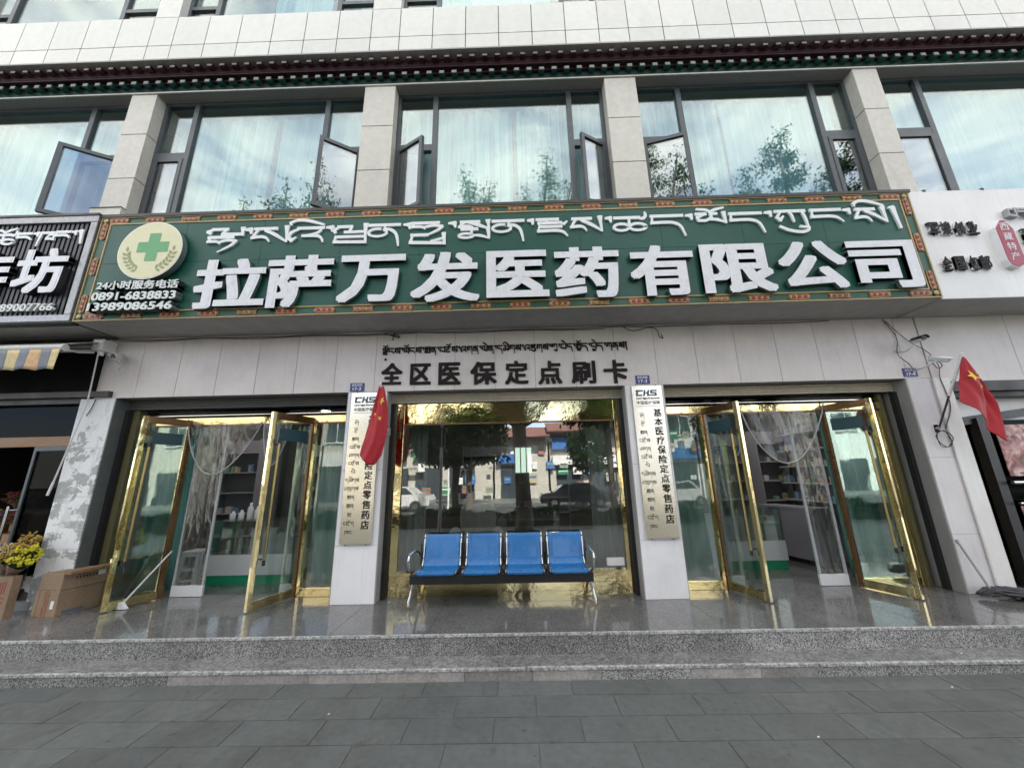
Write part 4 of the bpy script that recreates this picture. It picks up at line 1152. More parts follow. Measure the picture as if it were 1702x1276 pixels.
PP = [(x0, z0 + .12), (x0 + .03, z0 + .04), (x0 + .12, z0), (x1 - .03, z0 + .04), (x1, z0 + .12), (x1, z1 - .14), (x1 - .09, z1), (x0 + .1, z1), (x0, z1 - .12)]
def inset(P, d):
    mx_ = sum(p[0] for p in P) / len(P); mz_ = sum(p[1] for p in P) / len(P)
    return [(mx_ + (x - mx_) * (1 - d / .12), mz_ + (z - mz_) * (1 - d / .36)) for x, z in P]
Q = MB().prism(PP, -0.665, -0.60).build('pill_tray', 'white_plastic', S3)
MB().prism(inset(PP, .014), -0.671, -0.665).build('pill_face', 'pill', Q)
for k_, c in enumerate('西藏特产'):
    fit_text(MB(), c, 6.49, 6.60, 4.53 - k_ * .148, 4.64 - k_ * .148, -0.675, .004, 0, bold=0.0).build('pill_character', 'plate_text', Q)
for k_, x0, x1 in (('ba', 6.70, 6.80), ('da', 6.83, 6.95), ('ga', 6.98, 7.09)):
    mb = MB(); glyph(mb, k_, x0, x1, 4.875, 4.74, -0.66, .05, .028); mb.build('script_letter', 'grey_plastic', S3)
fit_text(MB(), '藏', 6.80, 7.16, 4.24, 4.60, -0.636, .004, 0, bold=0.026).build('sign_character', 'ink', S3)
fit_text(MB(), '藏', 6.80, 7.16, 4.24, 4.60, -0.6318, .026, 0, bold=0.034).build('character_tray', 'white_plastic', S3)

# ---- black lettering fixed to the fascia over the centre window
LT = thing('wall_lettering', (0, -0.02, 2.75), 'black raised lettering on the pale fascia over the blue bench window', 'lettering')
for c, x0, x1, z0, z1 in (('全', -1.937, -1.635, 2.795, 3.115), ('区', -1.52, -1.225, 2.785, 3.095), ('医', -1.115, -0.80, 2.775, 3.10), ('保', -0.66, -0.285, 2.765, 3.10), ('定', -0.165, 0.165, 2.755, 3.10),
                          ('点', 0.305, 0.64, 2.745, 3.085), ('刷', 0.775, 1.12, 2.74, 3.07), ('卡', 1.235, 1.565, 2.735, 3.075)):
    fit_text(MB(), c, x0, x1, z0, z1, -0.024, .021, 0, bold=0.030).build('wall_character', 'ink', LT)
SYL = ['ljo nga sa', 'yo nga sa', 'sma na', 'ba co sa', "'a ga na", 'le na', 'da mi ga sa', "'a dzu ga sa", 'gu', 'be da', 'spyo da', 'bye da', 'ga na sa']
keys = []
for s in SYL: keys += s.split() + ['tsheg']
keys[-1] = 'shad'
W = [0.38 if k in ('tsheg', 'shad') else 1.0 for k in keys]
gap = .16; u = (1.60 + 1.94) / (sum(W) + gap * (len(W) - 1)); x = -1.94
for k, w in zip(keys, W):
    mb = MB(); glyph(mb, k, x, x + w * u, 3.345, 0.088, -0.018, .013, .018, fit=False); mb.build('script_letter', 'ink', LT)
    x += (w + gap) * u
MB().box(-1.905, -1.875, -0.018, -0.004, 3.155, 3.185).build('script_dot', 'ink', LT)

# ---- blue enamel number plates
for num, x0, x1, z0, lbl in (('17-2', -2.372, -2.168, 2.708, 'blue enamel number plate above the plaque hidden by a flag'), ('17-3', 1.668, 1.868, 2.716, 'blue enamel number plate above the uncovered plaque'), ('17-4', 5.382, 5.578, 2.722, 'blue enamel number plate above the clean pillar by two cameras')):
    h = thing('number_plate', ((x0 + x1) / 2, -0.006, z0), lbl, 'number plate', 'blue number plates over the pillars')
    MB().box(x0, x1, -0.012, -0.003, z0, z0 + .122).build('plate', 'blueplate', h, bevel=0.003)
    fit_text(MB(), '娘热南路', x0 + .028, x1 - .028, z0 + .075, z0 + .110, -0.0145, .002, 0, bold=0.012).build('street_name', 'plate_text', h)
    fit_text(MB(), num, x0 + .04, x1 - .04, z0 + .014, z0 + .062, -0.0145, .002, 0, bold=0.02).build('house_number', 'plate_text', h)

# ---- two tall polished plaques
def plaque(x0, x1, lbl):
    h = thing('wall_plaque', ((x0 + x1) / 2, -0.02, 0.70), lbl, 'plaque', 'tall plaques on the two centre pillars')
    z0, z1 = 0.70, 2.682; w = x1 - x0
    MB().box(x0, x1, -0.034, -0.006, z0, z1).build('plate', 'plaque', h, bevel=0.002)
    mb = MB()
    def para(ax, az, bx, bz, sl=.018):
        yb = -0.037 - .0002 * len(mb.f) / 6 * .1
        mb.prism([(ax, az), (bx, az), (bx + sl * (bz - az) / .09, bz), (ax + sl * (bz - az) / .09, bz)], yb, -0.034)
    X = x0 + .05; Z = 2.535; H = .085; t = .021
    # blocky slanted emblem letters C H S
    para(X, Z, X + .085, Z + t); para(X, Z + t, X + .026, Z + H - t); para(X, Z + H - t, X + .098, Z + H); para(X + .098, Z, X + .122, Z + H)
    para(X + .134, Z + .032, X + .158, Z + .054); para(X + .150, Z, X + .174, Z + H); para(X + .174, Z, X + .196, Z + t)
    para(X + .20, Z, X + .285, Z + t); para(X + .262, Z + t, X + .285, Z + .032); para(X + .20, Z + .032, X + .285, Z + .053); para(X + .20, Z + .053, X + .222, Z + H - t); para(X + .20, Z + H - t, X + .292, Z + H)
    mb.build('emblem', 'plaque_blue', h)
    mb = MB(); tib_line(mb, "ga ga nga tsheg sma na tsheg co sa tsheg 'a ga na tsheg".split()[:13], x0 + .05, x1 - .04, 2.510, .022, -0.0365, .002, .006); mb.build('small_script', 'ink', h)
    fit_text(MB(), '中国医疗保障', x0 + .05, x1 - .04, 2.415, 2.468, -0.0365, .002, 0, bold=0.016).build('small_line', 'ink', h)
    MB().box(x0 + .05, x1 - .04, -0.0365, -0.034, 2.392, 2.396).build('rule_line', 'ink', h)
    cs = '基本医疗保险定点零售药店'
    for k, c in enumerate(cs):
        z = 2.245 - k * .1245
        fit_text(MB(), c, x1 - .148, x1 - .040, z, z + .108, -0.0365, .002, 0, bold=0.028).build('plaque_character', 'ink', h)
    rows = ["gzhi", "rtsi", "sma na", "ba co sa", "'a ga na", "ba co sa", "le", "da mi ga sa", "'a dzu ga sa", "sma na", "sma na", "rdza", "ba co da", "kha nga"]
    for k, s in enumerate(rows):
        ks = s.split(); z = 2.275 - k * .1085; wd = .042 * len(ks) + .01
        mb = MB(); xc = x0 + .105
        tib_line(mb, ks, xc - wd / 2, xc + wd / 2, z, .044, -0.0365, .002, .0075); mb.build('plaque_script', 'ink', h)
    mb = MB()
    for xx in (x0 + .07, x1 - .07):
        for zz in (z0 - .012, z1 + .012): mb.ball((xx, -0.014, zz), (.008, .008, .008), 5)
    mb.build('fixing_screw', 'brown', h)
plaque(-2.325, -1.915, 'tall pale metal plaque on the pillar, its upper part covered by a flag')
plaque(1.594, 2.004, 'tall pale metal plaque on the pillar with nothing covering it')

# ================================================================== FLAGS
def star_poly(cx, cz, r, rot=0.0):
    return [(cx + (r if k % 2 == 0 else r * .4) * math.sin(rot + math.pi * k / 5), cz + (r if k % 2 == 0 else r * .4) * math.cos(rot + math.pi * k / 5)) for k in range(10)]
def flag(base, tip, P, lbl, stars, pole_white):
    """P maps (u across, v down) to the hanging cloth"""
    h = thing('flag', base, lbl, 'flag', 'small red flags on slanted poles')
    b, t = Vector(base), Vector(tip)
    mb = MB().tube([b, b.lerp(t, .45)], .011, 8, 0)
    mb.build('pole', 'black', h)
    MB().tube([b.lerp(t, .44), t], .016, 10, 0).ball(tuple(t), .017, 6, 0).build('pole_sleeve', 'white_plastic', h)
    MB().tube([b + Vector((0, .05, 0)), b + Vector((0, -.01, .0))], .02, 8).box(b.x - .03, b.x + .03, b.y + .03, b.y + .06, b.z - .05, b.z + .05).build('pole_bracket', 'grey_plastic', h)
    c = MB().grid(P, 26, 40, 0).build('cloth', 'flag', h, solid=0.003)
    for (u, v, r, rot) in stars:
        p = Vector(P(u, v)); du = (Vector(P(u + .01, v)) - p); dv = (Vector(P(u, v + .01)) - p)
        ex = du.normalized(); nn = du.cross(dv).normalized()
        if nn.y > 0: nn = -nn
        ez = nn.cross(ex); 
        if ez.z < 0: ez = -ez
        pts = star_poly(0, 0, r, rot)
        V = []
        for off in (.006, .0035):
            ctr = p + nn * off; V.append(ctr)
            V += [ctr + ex * x + ez * z for x, z in pts]
        F = [(0, 1 + k, 1 + (k + 1) % 10) for k in range(10)] + [(11, 12 + (k + 1) % 10, 12 + k) for k in range(10)] + [(1 + k, 12 + k, 12 + (k + 1) % 10, 1 + (k + 1) % 10) for k in range(10)]
        MB().add(V, F, 0).build('star', 'star', c)
def PL(u, v):
    # gathered at the pole tip, opening downwards, hem slanting
    zl = 2.72 - v * (0.925 - 0.0 * u); 
    topx, topz = -1.845 + .05 * u, 2.735 - .03 * u
    bx = -2.045 + .285 * u
    bz = 1.80 - .125 * math.sin(min(1, u / .68) * math.pi / 2) + (.12 * max(0, (u - .68) / .32))
    s = v ** 0.9
    x = topx + (bx - topx) * s + .10 * u * math.sin(v * math.pi) * .6
    z = topz + (bz - topz) * v
    y = -0.27 + .03 * math.sin(u * 7 + v * 2.0) * min(1, v * 3) + .02 * u - .03 * v + .007 * math.sin(u * 19 + v * 5 + 2 * math.sin(v * 7)) * min(1, v * 4)
    return (x, y, z)
flag((-1.80, -0.03, 2.13), (-1.838, -0.27, 2.745), PL, 'red flag with yellow stars hanging over the plaque beside the blue bench', [(.62, .20, .055, .4), (.60, .43, .034, .2), (.22, .40, .025, .1)], True)
def PR(u, v):
    tx, tz = 5.82 + .04 * u, 2.90 - .04 * u
    bx = 5.585 + .345 * u; bz = 2.31 - .53 * u
    # left hem runs along the pole, the free end trails down to the right
    x = tx + (bx - tx) * v + .11 * math.sin(v * math.pi) * u
    z = tz + (bz - tz) * v - .06 * math.sin(v * math.pi) * (1 - u) * .3
    y = -0.36 + .045 * math.sin(u * 8.0 + 1.0 + v) * min(1, v * 2.5) - .05 * v + .008 * math.sin(u * 21 - v * 6 + 2 * math.sin(v * 6)) * min(1, v * 4)
    return (x, y, z)
flag((5.615, -0.03, 2.0), (5.83, -0.36, 2.925), PR, 'red flag with yellow stars trailing before the clean white corner pillar', [(.35, .34, .085, .25), (.55, .46, .036, .2), (.80, .42, .03, .3)], True)

# ================================================================== BENCH
BN = thing('bench', (-0.245, 0.1, 0.0), 'blue four-seat steel waiting bench with chrome legs before the centre window', 'bench')
MB().box(-1.345, 0.855, -0.235, -0.155, 0.272, 0.372).build('beam', 'black', BN, bevel=0.006)
MB().box(-1.30, 0.81, 0.00, 0.04, 0.31, 0.365).build('rear_beam', 'black', BN, bevel=0.004)
SEATX = [(-1.272, -0.775), (-0.715, -0.255), (-0.195, 0.275), (0.335, 0.808)]
def seat_curve(v):
    # one pressed sheet from the front lip over the pan and up the back
    pts = [(-0.285, 0.375), (-0.292, 0.40), (-0.265, 0.415), (-0.15, 0.405), (-0.02, 0.398), (0.05, 0.412), (0.085, 0.47), (0.112, 0.57), (0.138, 0.67), (0.158, 0.742), (0.172, 0.768), (0.195, 0.772)]
    f = v * (len(pts) - 1); i = min(int(f), len(pts) - 2); k = f - i
    return pts[i][0] + (pts[i + 1][0] - pts[i][0]) * k, pts[i][1] + (pts[i + 1][1] - pts[i][1]) * k
for i, (x0, x1) in enumerate(SEATX):
    def fn(u, v, x0=x0, x1=x1):
        y, z = seat_curve(v)
        e = abs(u - .5) * 2
        return (x0 + .02 + (x1 - x0 - .04) * u, y - .012 * max(0, e - .85) * 6 * (1 if v > .5 else 0), z + .010 * max(0, e - .85) * 6 * (1 if v <= .5 else .2))
    St = MB().grid(fn, 14, 44).build('seat', 'blue', BN, solid=0.004)
    # rows of dimples pressed in the sheet read as a faint grid: one rib panel
    for xx in (x0 + .008, x1 - .008):
        P = []
        for k in range(23):
            y, z = seat_curve(0.10 + .86 * k / 22); P.append((xx, y - .004, z))
        MB().tube(P[9:], .0105, 8).build('back_rail', 'chrome', BN)
        MB().tube(P[:10], .010, 8).build('seat_rail', 'chrome', BN)
        MB().ball((xx, 0.080, .50), .009, 5).ball((xx, 0.142, .735), .009, 5).build('rail_bolt', 'black', BN)
    MB().box(x0 - .02, x0 + .05, -0.22, 0.05, .373, .392).box(x1 - .05, x1 + .02, -0.22, 0.05, .373, .392).box(x0 - .018, x0 - .004, 0.06, 0.10, .40, .68).box(x1 + .004, x1 + .018, 0.06, 0.10, .40, .68).build('seat_bracket', 'black', BN)
for sx, ex in ((-1, -1.31), (1, 0.82)):
    # armrest hoop
    P = [(ex + sx * .02, -0.16, .36), (ex + sx * .05, -0.20, .43), (ex + sx * .055, -0.24, .53), (ex + sx * .05, -0.22, .585), (ex + sx * .04, -0.12, .605), (ex + sx * .03, .0, .60), (ex + sx * .015, .08, .575), (ex, .11, .53)]
    MB().tube(P, .014, 10).tube([P[3], P[4], P[5]], .021, 10).build('armrest', 'chrome', BN)
    # spread leg: front foot and rear foot
    for fy in (-0.19, 0.15):
        kx = ex + sx * .045 if fy < 0 else ex + sx * .01
        P = [(ex, -.16 if fy < 0 else -.08, .33), (ex + sx * .012, fy * .8 if fy < 0 else .02, .24), (kx - sx * .01, fy * .85, .13), (kx, fy, .075), (kx, fy, .03)]
        lg = MB().tube(P, [.022, .019, .016, .014, .014], 10).build('leg', 'chrome', BN)
        MB().tube([(kx, fy, .075), (kx, fy, .045)], .013, 10).tube([(kx, fy, .034), (kx, fy, .022)], .024, 12).tube([(kx, fy, .022), (kx, fy, .0)], .011, 10).build('levelling_foot', 'gold_dull', lg)

# ================================================================== CARTONS, DISPLAY BOARDS, FLOWERS
def carton(name, o, ux, wx, dy, h, lbl, mats, tape=True):
    """box with corner o, front along unit vector ux"""
    ux = Vector(ux).normalized(); uy = Vector((-ux.y, ux.x, 0)); o = Vector(o)
    c = thing(name, tuple(o + ux * wx / 2 + uy * dy / 2), lbl, 'cardboard box')
    MB().obox(o, ux * wx, uy * dy, (0, 0, h), 0).build('carton_body', mats, c, bevel=0.004)
    return c, o, ux, uy
MT['faded_blue'] = mat('faded_blue_print', (0.10, 0.15, 0.22), .8, var=.3)
c, o, ux, uy = carton('cardboard_box', (-5.86, -0.235, 0.0), (0.357, -0.05, 0), 0.35, 0.43, 0.285, 'lower brown carton of the stack beside the wide open door', 'card')
MB().obox(o + ux * .06 - uy * .003 + Vector((0, 0, 0)), ux * .004, -uy * .001, (0, 0, .285)).obox(o + ux * .14 - uy * .004, ux * .07, uy * .004, (0, 0, .285)).build('tape_strip', 'card_dark', c)
rn = random.Random(3)
mb = MB()
for k in range(14):
    mb.obox(o + ux * (.16 + rn.uniform(-.012, .012)) - uy * .0055 + Vector((0, 0, .02 + k * .019)), ux * rn.uniform(.012, .03), uy * .002, (0, 0, .011))
mb.build('printed_marks', 'ink_red', c)
MB().obox(o + ux * .26 - uy * .003 + Vector((0, 0, .09)), ux * .045, uy * .003, (0, 0, .085)).build('paper_label', 'paper', c)
MB().obox(o + ux * .351 + uy * .06 + Vector((0, 0, .02)), ux * .002, uy * .20, (0, 0, .035)).build('blue_print', 'faded_blue', c)
c2_, o2, ux2, uy2 = carton('cardboard_box', (-5.850, -0.226, 0.287), (0.357, -0.062, 0), 0.345, 0.43, 0.18, 'upper brown carton with black print on its long side', 'card')
MB().obox(o2 + Vector((0, 0, .18)) + ux2 * .345, ux2 * .10, uy2 * .43, (0, 0, .035)).build('open_flap', 'card_dark', c2_)
mb = MB()
for k in range(7):
    mb.obox(o2 + ux2 * .346 + uy2 * (.12 + k * .032) + Vector((0, 0, .115)), ux2 * .0015, uy2 * .02, (0, 0, .012)).obox(o2 + ux2 * .346 + uy2 * (.125 + k * .032) + Vector((0, 0, .097)), ux2 * .0015, uy2 * .008, (0, 0, .03))
mb.build('printed_marks', 'ink', c2_)
MB().obox(o2 + ux2 * .346 + uy2 * .335 + Vector((0, 0, .10)), ux2 * .002, uy2 * .075, (0, 0, .055)).build('paper_label', 'paper', c2_)
c3, o3, ux3, uy3 = carton('cardboard_box', (-6.42, -0.31, 0.0), (1, 0, 0), 0.325, 0.09, 0.455, 'red-printed brown carton standing before the flower buckets', 'card')
mb = MB()
for k in range(6): mb.obox(o3 + ux3 * (.09 + k * .032) - uy3 * .002 + Vector((0, 0, .27)), ux3 * .014, uy3 * .002, (0, 0, .13))
for k in range(12): mb.obox(o3 + ux3 * (.07 + (k % 6) * .036) - uy3 * .002 + Vector((0, 0, .215 - .05 * (k // 6))), ux3 * .022, uy3 * .002, (0, 0, .018))
mb.build('red_print', 'ink_red', c3)
# black display board with a printed cup and pale flowers
DB = thing('display_board', (-6.32, 0.06, 0.0), 'black display board printed with pale cup and flowers behind the cartons', 'display board')
bo = Vector((-6.44, 0.02, 0.0)); bu = Vector((.255, .02, 0)); bn = Vector((0, .03, .0)); bz = Vector((0.0, .09, .57))
MB().obox(bo, bu, bn, bz).build('board', 'black', DB)
MB().obox(bo - Vector((0.012, .004, 0)), (.012, 0, 0), (0, .04, 0), bz).obox(bo + bz - Vector((0.012, .004, 0)), bu + Vector((.02, 0, 0)), (0, .04, 0), (0, 0, .012)).obox(bo + Vector((-.03, -.05, 0)), bu * 1.1, (0, .10, 0), (0, 0, .10)).build('board_frame', 'grey_plastic', DB)
def on_board(u, v, d=.003): return bo + bu * u + bz * v - Vector((0, d, 0))
mb = MB()
for (u, v, r) in ((.22, .58, .055), (.36, .50, .05), (.20, .47, .045), (.42, .40, .04)):
    ctr = on_board(u, v); V = [ctr - Vector((0, .002, 0))]; n = 24
    for k in range(n):
        rr = r * (1 + .22 * math.cos(5 * 2 * math.pi * k / n)); a = 2 * math.pi * k / n
        V.append(ctr + bu.normalized() * rr * math.cos(a) + bz.normalized() * rr * math.sin(a))
    mb.add(V, [(0, 1 + k, 1 + (k + 1) % n) for k in range(n)])
mb.build('flower_print', 'paper', DB)
V = [on_board(.32, .64), on_board(.70, .66), on_board(.80, .82), on_board(.28, .80)]
MB().add(V, [(0, 1, 2, 3)]).tube([on_board(.55, .82, .006), on_board(.68, .97, .006)], .006, 6).build('cup_print', 'paper', DB)
V = [on_board(.5, .40), on_board(.68, .42), on_board(.72, .60), on_board(.48, .60)]
MB().add(V, [(0, 1, 2, 3)]).build('leaf_print', 'greenlid', DB)

FL = [('yellow_flower', (0.66, 0.60, 0.03)), ('ochre_flower', (0.50, 0.32, 0.07)), ('cream_flower', (0.62, 0.55, 0.40)), ('crimson_flower', (0.30, 0.02, 0.035)), ('purple_flower', (0.16, 0.05, 0.16))]
for n_, c_ in FL: MT[n_] = mat(n_, c_, 0.7, var=0.25, scale=30)
MT['stem_green'] = mat('stem_green', (0.07, 0.12, 0.03), 0.7, var=0.35, scale=20)
MT['wrap'] = mat('paper_wrap', (0.20, 0.13, 0.09), 0.7, var=0.3)
def bouquet(base, top, rad, col, lbl, seed, wrap='wrap'):
    rn = random.Random(seed); b, t = Vector(base), Vector(top)
    h = thing('flower_bunch', base, lbl, 'flowers', 'bunches of flowers at the flower shop')
    ax = (t - b).normalized(); s1 = ax.orthogonal().normalized(); s2 = ax.cross(s1)
    L = (t - b).length
    V = []; n = 14
    for k, (f, r) in enumerate(((0, .03), (.4, rad * .45), (.72, rad * .8))):
        for j in range(n):
            a = 2 * math.pi * j / n; rr = r * (1 + .10 * math.sin(3 * a + k))
            V.append(b + ax * L * f + (s1 * math.cos(a) + s2 * math.sin(a)) * rr)
    MB().add(V, [(k * n + j, k * n + (j + 1) % n, (k + 1) * n + (j + 1) % n, (k + 1) * n + j) for k in range(2) for j in range(n)], 0, True).build('wrapping', wrap, h, solid=.002)
    st = MB(); hd = MB()
    for k in range(64):
        a = rn.uniform(0, 6.28); r = rad * math.sqrt(rn.random())
        p = t + (s1 * math.cos(a) + s2 * math.sin(a)) * r + ax * (rn.uniform(-.06, .04) - .25 * r * r / rad)
        q = b + ax * L * .45 + (p - t) * .3
        st.tube([q, q.lerp(p, .6) + Vector((rn.uniform(-.01, .01), 0, .01)), p], .003, 4, 0, False)
        for j in range(3):
            w = Vector((rn.uniform(-1, 1), rn.uniform(-1, 1), rn.uniform(-.3, 1))).normalized()
            e = q.lerp(p, rn.uniform(.35, .95)); sd = w.orthogonal().normalized() * .009
            st.add([e, e + w * .03 + sd, e + w * .065, e + w * .03 - sd], [(0, 1, 2, 3)])
        for j in range(3):
            d = Vector((rn.uniform(-1, 1), rn.uniform(-1, 1), rn.uniform(-1, 1))) * .016
            c_ = p + d; R0 = rn.uniform(.011, .02)
            nrm = (ax + Vector((rn.uniform(-.7, .7), rn.uniform(-.7, .7), rn.uniform(-.3, .7)))).normalized(); e1 = nrm.orthogonal().normalized(); e2 = nrm.cross(e1)
            VV = [c_ + nrm * .004]
            for m_ in range(12):
                aa = 2 * math.pi * m_ / 12; rr = R0 * (1 if m_ % 2 else .55)
                VV.append(c_ + (e1 * math.cos(aa) + e2 * math.sin(aa)) * rr + nrm * (.006 if m_ % 2 else 0))
            hd.add(VV, [(0, 1 + m_, 1 + (m_ + 1) % 12) for m_ in range(12)])
    st.build('stems', 'stem_green', h); hd.build('blossoms', col, h)
bouquet((-6.50, -0.06, .36), (-5.99, -.33, .71), .125, 'yellow_flower', 'bright yellow bunch leaning out towards the peeling pillar', 11)
bouquet((-6.54, -0.06, .38), (-6.17, -.30, .74), .12, 'ochre_flower', 'golden ochre bunch between the yellow and the cream flowers', 12)
bouquet((-6.58, -0.06, .38), (-6.38, -.28, .73), .125, 'cream_flower', 'cream white bunch at the edge of the red-printed carton', 13, 'paper')
bouquet((-6.56, 0.02, .38), (-6.26, -.12, .86), .09, 'ochre_flower', 'tall brownish bunch standing behind the yellow flowers', 14)
for bx_, by_, lb in ((-6.58, .0, 'black bucket holding flowers behind the red-printed carton'),):
    BK = thing('flower_bucket', (bx_, by_, 0), lb, 'bucket')
    MB().lathe((bx_, by_, 0), [(0, .005), (.11, .005), (.115, .02), (.15, .40), (.158, .41), (.145, .41), (.11, .03), (0, .03)], 22).build('pail', 'black', BK)
    MB().tube([(bx_ + .155 * math.cos(k * .314), by_ - .02 - .12 * math.sin(k * .314), .40 - .10 * math.sin(k * .314)) for k in range(11)], .005, 6).build('bail', 'chrome', BK)
ST = thing('flower_stand', (-7.7, 0.7, 0.0), 'low stepped stand of flowers inside the dark flower shop', 'stand')
MB().box(-8.6, -7.02, 0.30, 0.72, 0.0, 0.86).box(-8.6, -7.02, 0.72, 1.15, 0.0, 1.12).build('shelf_step', 'wood', ST)
for k, (x, y, z, col, lb) in enumerate([(-7.16, .46, .87, 'crimson_flower', 'crimson bunch on the lower step nearest the glass leaf'), (-7.42, .46, .87, 'purple_flower', 'purple bunch on the lower step of the stand'), (-7.68, .48, .87, 'ochre_flower', 'ochre bunch on the lower step by the edge'),
                                   (-7.60, .92, 1.13, 'cream_flower', 'cream bunch on the upper step nearest the glass leaf'), (-7.92, .92, 1.13, 'crimson_flower', 'crimson bunch on the upper step of the stand')]):
    bouquet((x, y, z), (x + .02, y - .1, z + .26), .12, col, lb, 20 + k)

# ================================================================== AWNING
AW = thing('awning', (-7.5, -0.1, 3.4), 'folding awning with pale top and ochre, orange and grey striped valance', 'awning')
AX1, AFY = -5.955, -0.56
def awp(u, v): # u along x, v from wall to front
    x = -9.4 + u * (AX1 + 9.4); y = -0.10 + (AFY + .10) * v; z = 3.52 - .205 * v + .006 * math.sin(x * 9)
    return (x, y, z)
MB().grid(awp, 40, 8).build('canopy', 'aw_white', AW, solid=.003)
MB().tube([(-9.4, AFY - .01, 3.265), (AX1 + .02, AFY - .01, 3.265)], .045, 12).build('front_bar', 'aw_white', AW)
mb = MB(); x = AX1; k = 0; seq = [(2, .105), (1, .14), (3, .155), (1, .13), (2, .165), (1, .145)]
while x > -9.3:
    m_, w = seq[k % 6]
    a0 = x - w
    def vf(u, v, a0=a0, w=w):
        xx = a0 + w * u
        sc = .022 * abs(math.sin(math.pi * (AX1 - xx) / .27))
        return (xx, AFY - .045 + .014 * math.sin(xx * 14) * v, 3.235 - v * (.285 - sc))
    mb.grid(vf, 6, 5, m_)
    x = a0; k += 1
mb.build('valance', ['aw_white', 'aw_grey', 'aw_ochre', 'aw_orange'], AW, solid=.003)
MB().tube([(-9.4, -0.09, 3.47), (-5.96, -0.09, 3.47)], .035, 10).build('roller', 'aw_white', AW)
MB().box(-6.06, -5.90, -0.20, -0.01, 3.36, 3.53).tube([(-5.96, -0.14, 3.40), (-5.96, -0.14, 3.30)], .03, 8).build('end_bracket', 'white_plastic', AW, bevel=.01)
MB().tube([(-6.05, -.14, 3.38), (-6.4, -.35, 3.30), (-6.1, -.54, 3.26)], .018, 8).tube([(-6.05, -.16, 3.34), (-6.03, -.35, 3.28), (AX1, AFY, 3.24)], .014, 8).build('folding_arm', 'pillar_dim', AW)
MB().tube([(-5.97, -0.17, 3.36), (-6.02, -0.10, 2.6), (-6.27, -0.04, 1.55)], .009, 8).tube([(-6.27, -0.04, 1.55), (-6.29, -0.05, 1.38)], .014, 8).build('crank_rod', 'pillar_dim', AW)

# ================================================================== CAMERAS AND CABLES
def camera_bullet(base, elbow, head, aim, lbl, ring=True):
    h = thing('security_camera', base, lbl, 'security camera', 'security cameras on the shopfront')
    b, e, c, a = Vector(base), Vector(elbow), Vector(head), Vector(aim).normalized()
    MB().tube([b, b + (e - b).normalized() * .012], .035, 12).tube([b, b.lerp(e, .5), e, c], .011, 8).build('bracket_arm', 'pillar_dim', h)
    MB().tube([c - a * .10, c + a * .07], .036, 14, 0).tube([c + a * .07, c + a * .072], .03, 14, 1).build('body', ['white_plastic', 'black'], h)
    sd = a.cross(Vector((0, 0, 1))).normalized(); up = sd.cross(a)
    mb = MB()
    for k in range(3):
        an = 2 * math.pi * k / 3 + .5; mb.ball(tuple(c + a * .073 + (sd * math.cos(an) + up * math.sin(an)) * .016), .010, 6)
    mb.build('lens', 'grey_plastic', h)
    V = []; n = 9
    for s in (-.10, .105):
        for k in range(n):
            an = math.pi * (k / (n - 1)); V.append(c + a * s + (sd * math.cos(an) + up * math.sin(an)) * .043)
    MB().add(V, [(k, k + 1, n + k + 1, n + k) for k in range(n - 1)], 0, True).build('sun_hood', 'black' if ring else 'white_plastic', h, solid=.003)
camera_bullet((-5.82, -0.0, 3.22), (-5.78, -.10, 3.24), (-5.70, -0.16, 3.27), (.35, -.9, -.25), 'white camera with lens cluster beside the awning bracket', False)
camera_bullet((5.38, -0.0, 3.09), (5.34, -.16, 3.04), (5.47, -.25, 3.18), (-.25, -.95, -.12), 'black-hooded camera facing the street, upper of the pair by the flag')
camera_bullet((5.52, -0.0, 2.80), (5.50, -.14, 2.80), (5.69, -.22, 2.90), (.75, -.55, -.30), 'camera pointing sideways, lower of the pair by the flag', False)
def cable(pts, r, lbl, m='black', grp=None):
    # smooth the guide points
    P = [Vector(p) for p in pts]; out = []
    for i in range(len(P) - 1):
        p0, p1, p2, p3 = P[max(i - 1, 0)], P[i], P[i + 1], P[min(i + 2, len(P) - 1)]
        for k in range(6):
            t = k / 6; out.append(.5 * ((2 * p1) + (p2 - p0) * t + (2 * p0 - 5 * p1 + 4 * p2 - p3) * t * t + (3 * p1 - p0 - 3 * p2 + p3) * t ** 3))
    out.append(P[-1])
    o = MB().tube(out, r, 5).build('cable', m)
    return tag(o, lbl, 'cable', grp)
rn = random.Random(5)
cable([(-6.0 + k * .62, -0.012, 3.585 - .018 * abs(math.sin(k * 1.3))) for k in range(18)], .006, 'black cable clipped along the top edge of the pale fascia')
cable([(-5.9 + k * .45, -0.02, 3.57 - .025 * abs(math.sin(k * .9 + .5))) for k in range(17)], .004, 'thin second cable drooping below the first along the fascia')
cable([(-1.95, -.02, 3.57), (-1.75, -.04, 3.52), (-1.86, -.03, 3.545), (-1.70, -.02, 3.50), (-1.78, -.03, 3.56), (-1.80, -.02, 3.46)], .007, 'tangled black cable knot above the first black character')
cable([(1.55, -.02, 3.585), (1.7, -.04, 3.50), (1.95, -.03, 3.55), (2.06, -.02, 3.50), (2.07, -.02, 3.42), (2.12, -.03, 3.38), (2.10, -.02, 3.45)], .006, 'short hooked cable hanging above the last black character')
cable([(5.30, -.02, 3.58), (5.42, -.02, 3.30), (5.36, -.03, 3.05), (5.45, -.05, 2.90), (5.52, -.03, 2.80)], .005, 'black cable running down from the soffit between the two cameras')
cable([(5.33, -.02, 3.55), (5.55, -.03, 3.25), (5.78, -.04, 3.05), (5.86, -.04, 2.85), (5.84, -.03, 2.70), (5.86, -.03, 2.3), (5.70, -.03, 2.0)], .005, 'long black cable looping from the soffit down past the flag pole')
